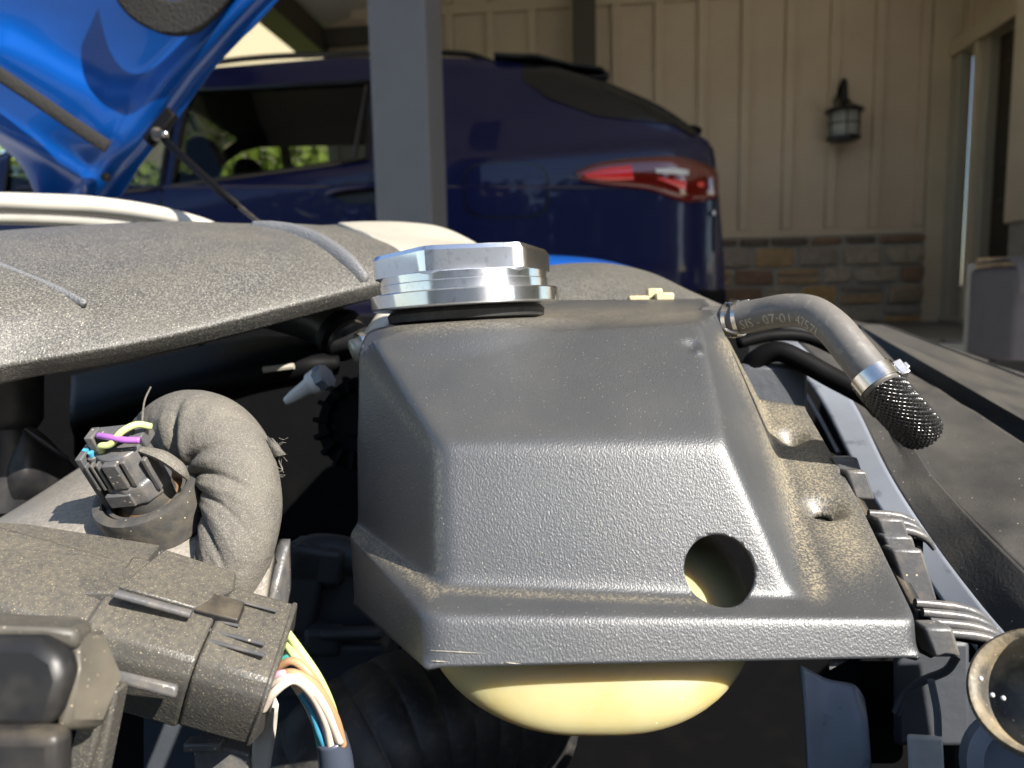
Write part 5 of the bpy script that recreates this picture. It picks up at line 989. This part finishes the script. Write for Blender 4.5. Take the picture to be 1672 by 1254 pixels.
for (px, py, d, sx, sy) in ((1380, 765, .365, .006, .006), (1398, 790, .355, .005, .007), (1462, 888, .325, .0065, .0045), (1484, 935, .312, .0065, .011), (1452, 865, .33, .006, .006), (1528, 1042, .272, .0052, .0055)):
    build(MB().box(P(px, py, d), RTV * sx, UPV * sy + RTV * -.3 * sy, fwd * .005), 'block', M['grey_plastic'], kb, bevel=.0014)
build(MB().grid(loft([PP([(1370, 745, .375), (1440, 870, .335), (1500, 975, .30), (1545, 1062, .275)]), PP([(1340, 780, .38), (1415, 890, .34), (1480, 990, .305), (1520, 1075, .28)])], 20, 6)), 'spine', M['plastic'], kb, solid=.006, smooth=60)
# lower right sheet metal, tab, grommet
mp_ = thing('stained_plate', 'stained blue grey metal plate in the shade under the tank flange', 'metal plate', P(1370, 1254, .42))
build(MB().grid(loft([PP([(1308, 1086, .42), (1350, 1108, .418), (1395, 1118, .415), (1412, 1140, .414)]), PP([(1316, 1180, .41), (1350, 1180, .41), (1400, 1180, .405), (1418, 1185, .404)]), PP([(1324, 1330, .40), (1360, 1330, .40), (1408, 1330, .395), (1428, 1330, .394)])], 16, 20)), 'plate', M['alu'], mp_, solid=.003, smooth=60)
tb_ = thing('white_tab', 'rounded white plastic tab at the bottom right', 'tab', P(1512, 1300, .34))
build(MB().box(P(1513, 1270, .39), RTV * .0092 + UPV * -.0006, UPV * .0225 + RTV * -.001, fwd * .002), 'tab', M['white'], tb_, bevel=.005, seg=4)
pn = thing('inner_fender_panel', 'shaded dark inner panel with curved pressing behind the white tab', 'panel', P(1520, 1200, .4))
build(MB().box(P(1520, 1130, .42), RTV * .021, UPV * .03, fwd * .003), 'sheet', M['block'], pn, bevel=.003); build(MB().box(P(1600, 1180, .43), RTV * .014, UPV * .035, fwd * .003), 'sheet', M['block'], pn, bevel=.003)
build(MB().tube(PP([(1462, 1165, .40), (1480, 1130, .40), (1510, 1110, .40), (1545, 1095, .40), (1562, 1072, .40)]), .0022, 8, 24), 'pressed_edge', M['block'], pn); build(MB().tube(PP([(1520, 1110, .385), (1530, 1160, .385), (1532, 1200, .385)]), .0018, 8, 12), 'stay', M['alu'], pn)
build(MB().box(P(1440, 1130, .45), RTV * .016, UPV * .06, fwd * .004), 'dark_web', M['plastic_dark'], pn, bevel=.002)
build(MB().lathe(P(1655, 1250, .33), nrm(-fwd + UPV * .2), [(.022, -.004), (.022, .002), (.015, .003), (.0145, -.008), (0, -.008)], 40), 'bushing', M['alu'], pn)
gm = thing('rubber_funnel', 'dusty brown rimmed rubber funnel cut off at the lower right', 'rubber funnel', P(1690, 1150, .235))
GO = P(1700, 1132, .238); GA = nrm(nrm(CAM - GO) * .85 + UPV * .42 - RTV * .30)
build(MB().lathe(GO, GA, [(.0165, -.03), (.0188, -.012), (.0210, -.001), (.0211, .001), (.0200, .0022), (.0184, .0015), (.0172, -.004), (.0155, -.014), (.009, -.018), (0, -.019)], 64), 'cup', M['funnel'], gm, smooth=60)
for (px, py) in ((1601, 1108), (1620, 1135), (1638, 1140)): build(MB().ball(P(px, py, .2245), .0007, 8, 6), 'grit', M['white'], gm)
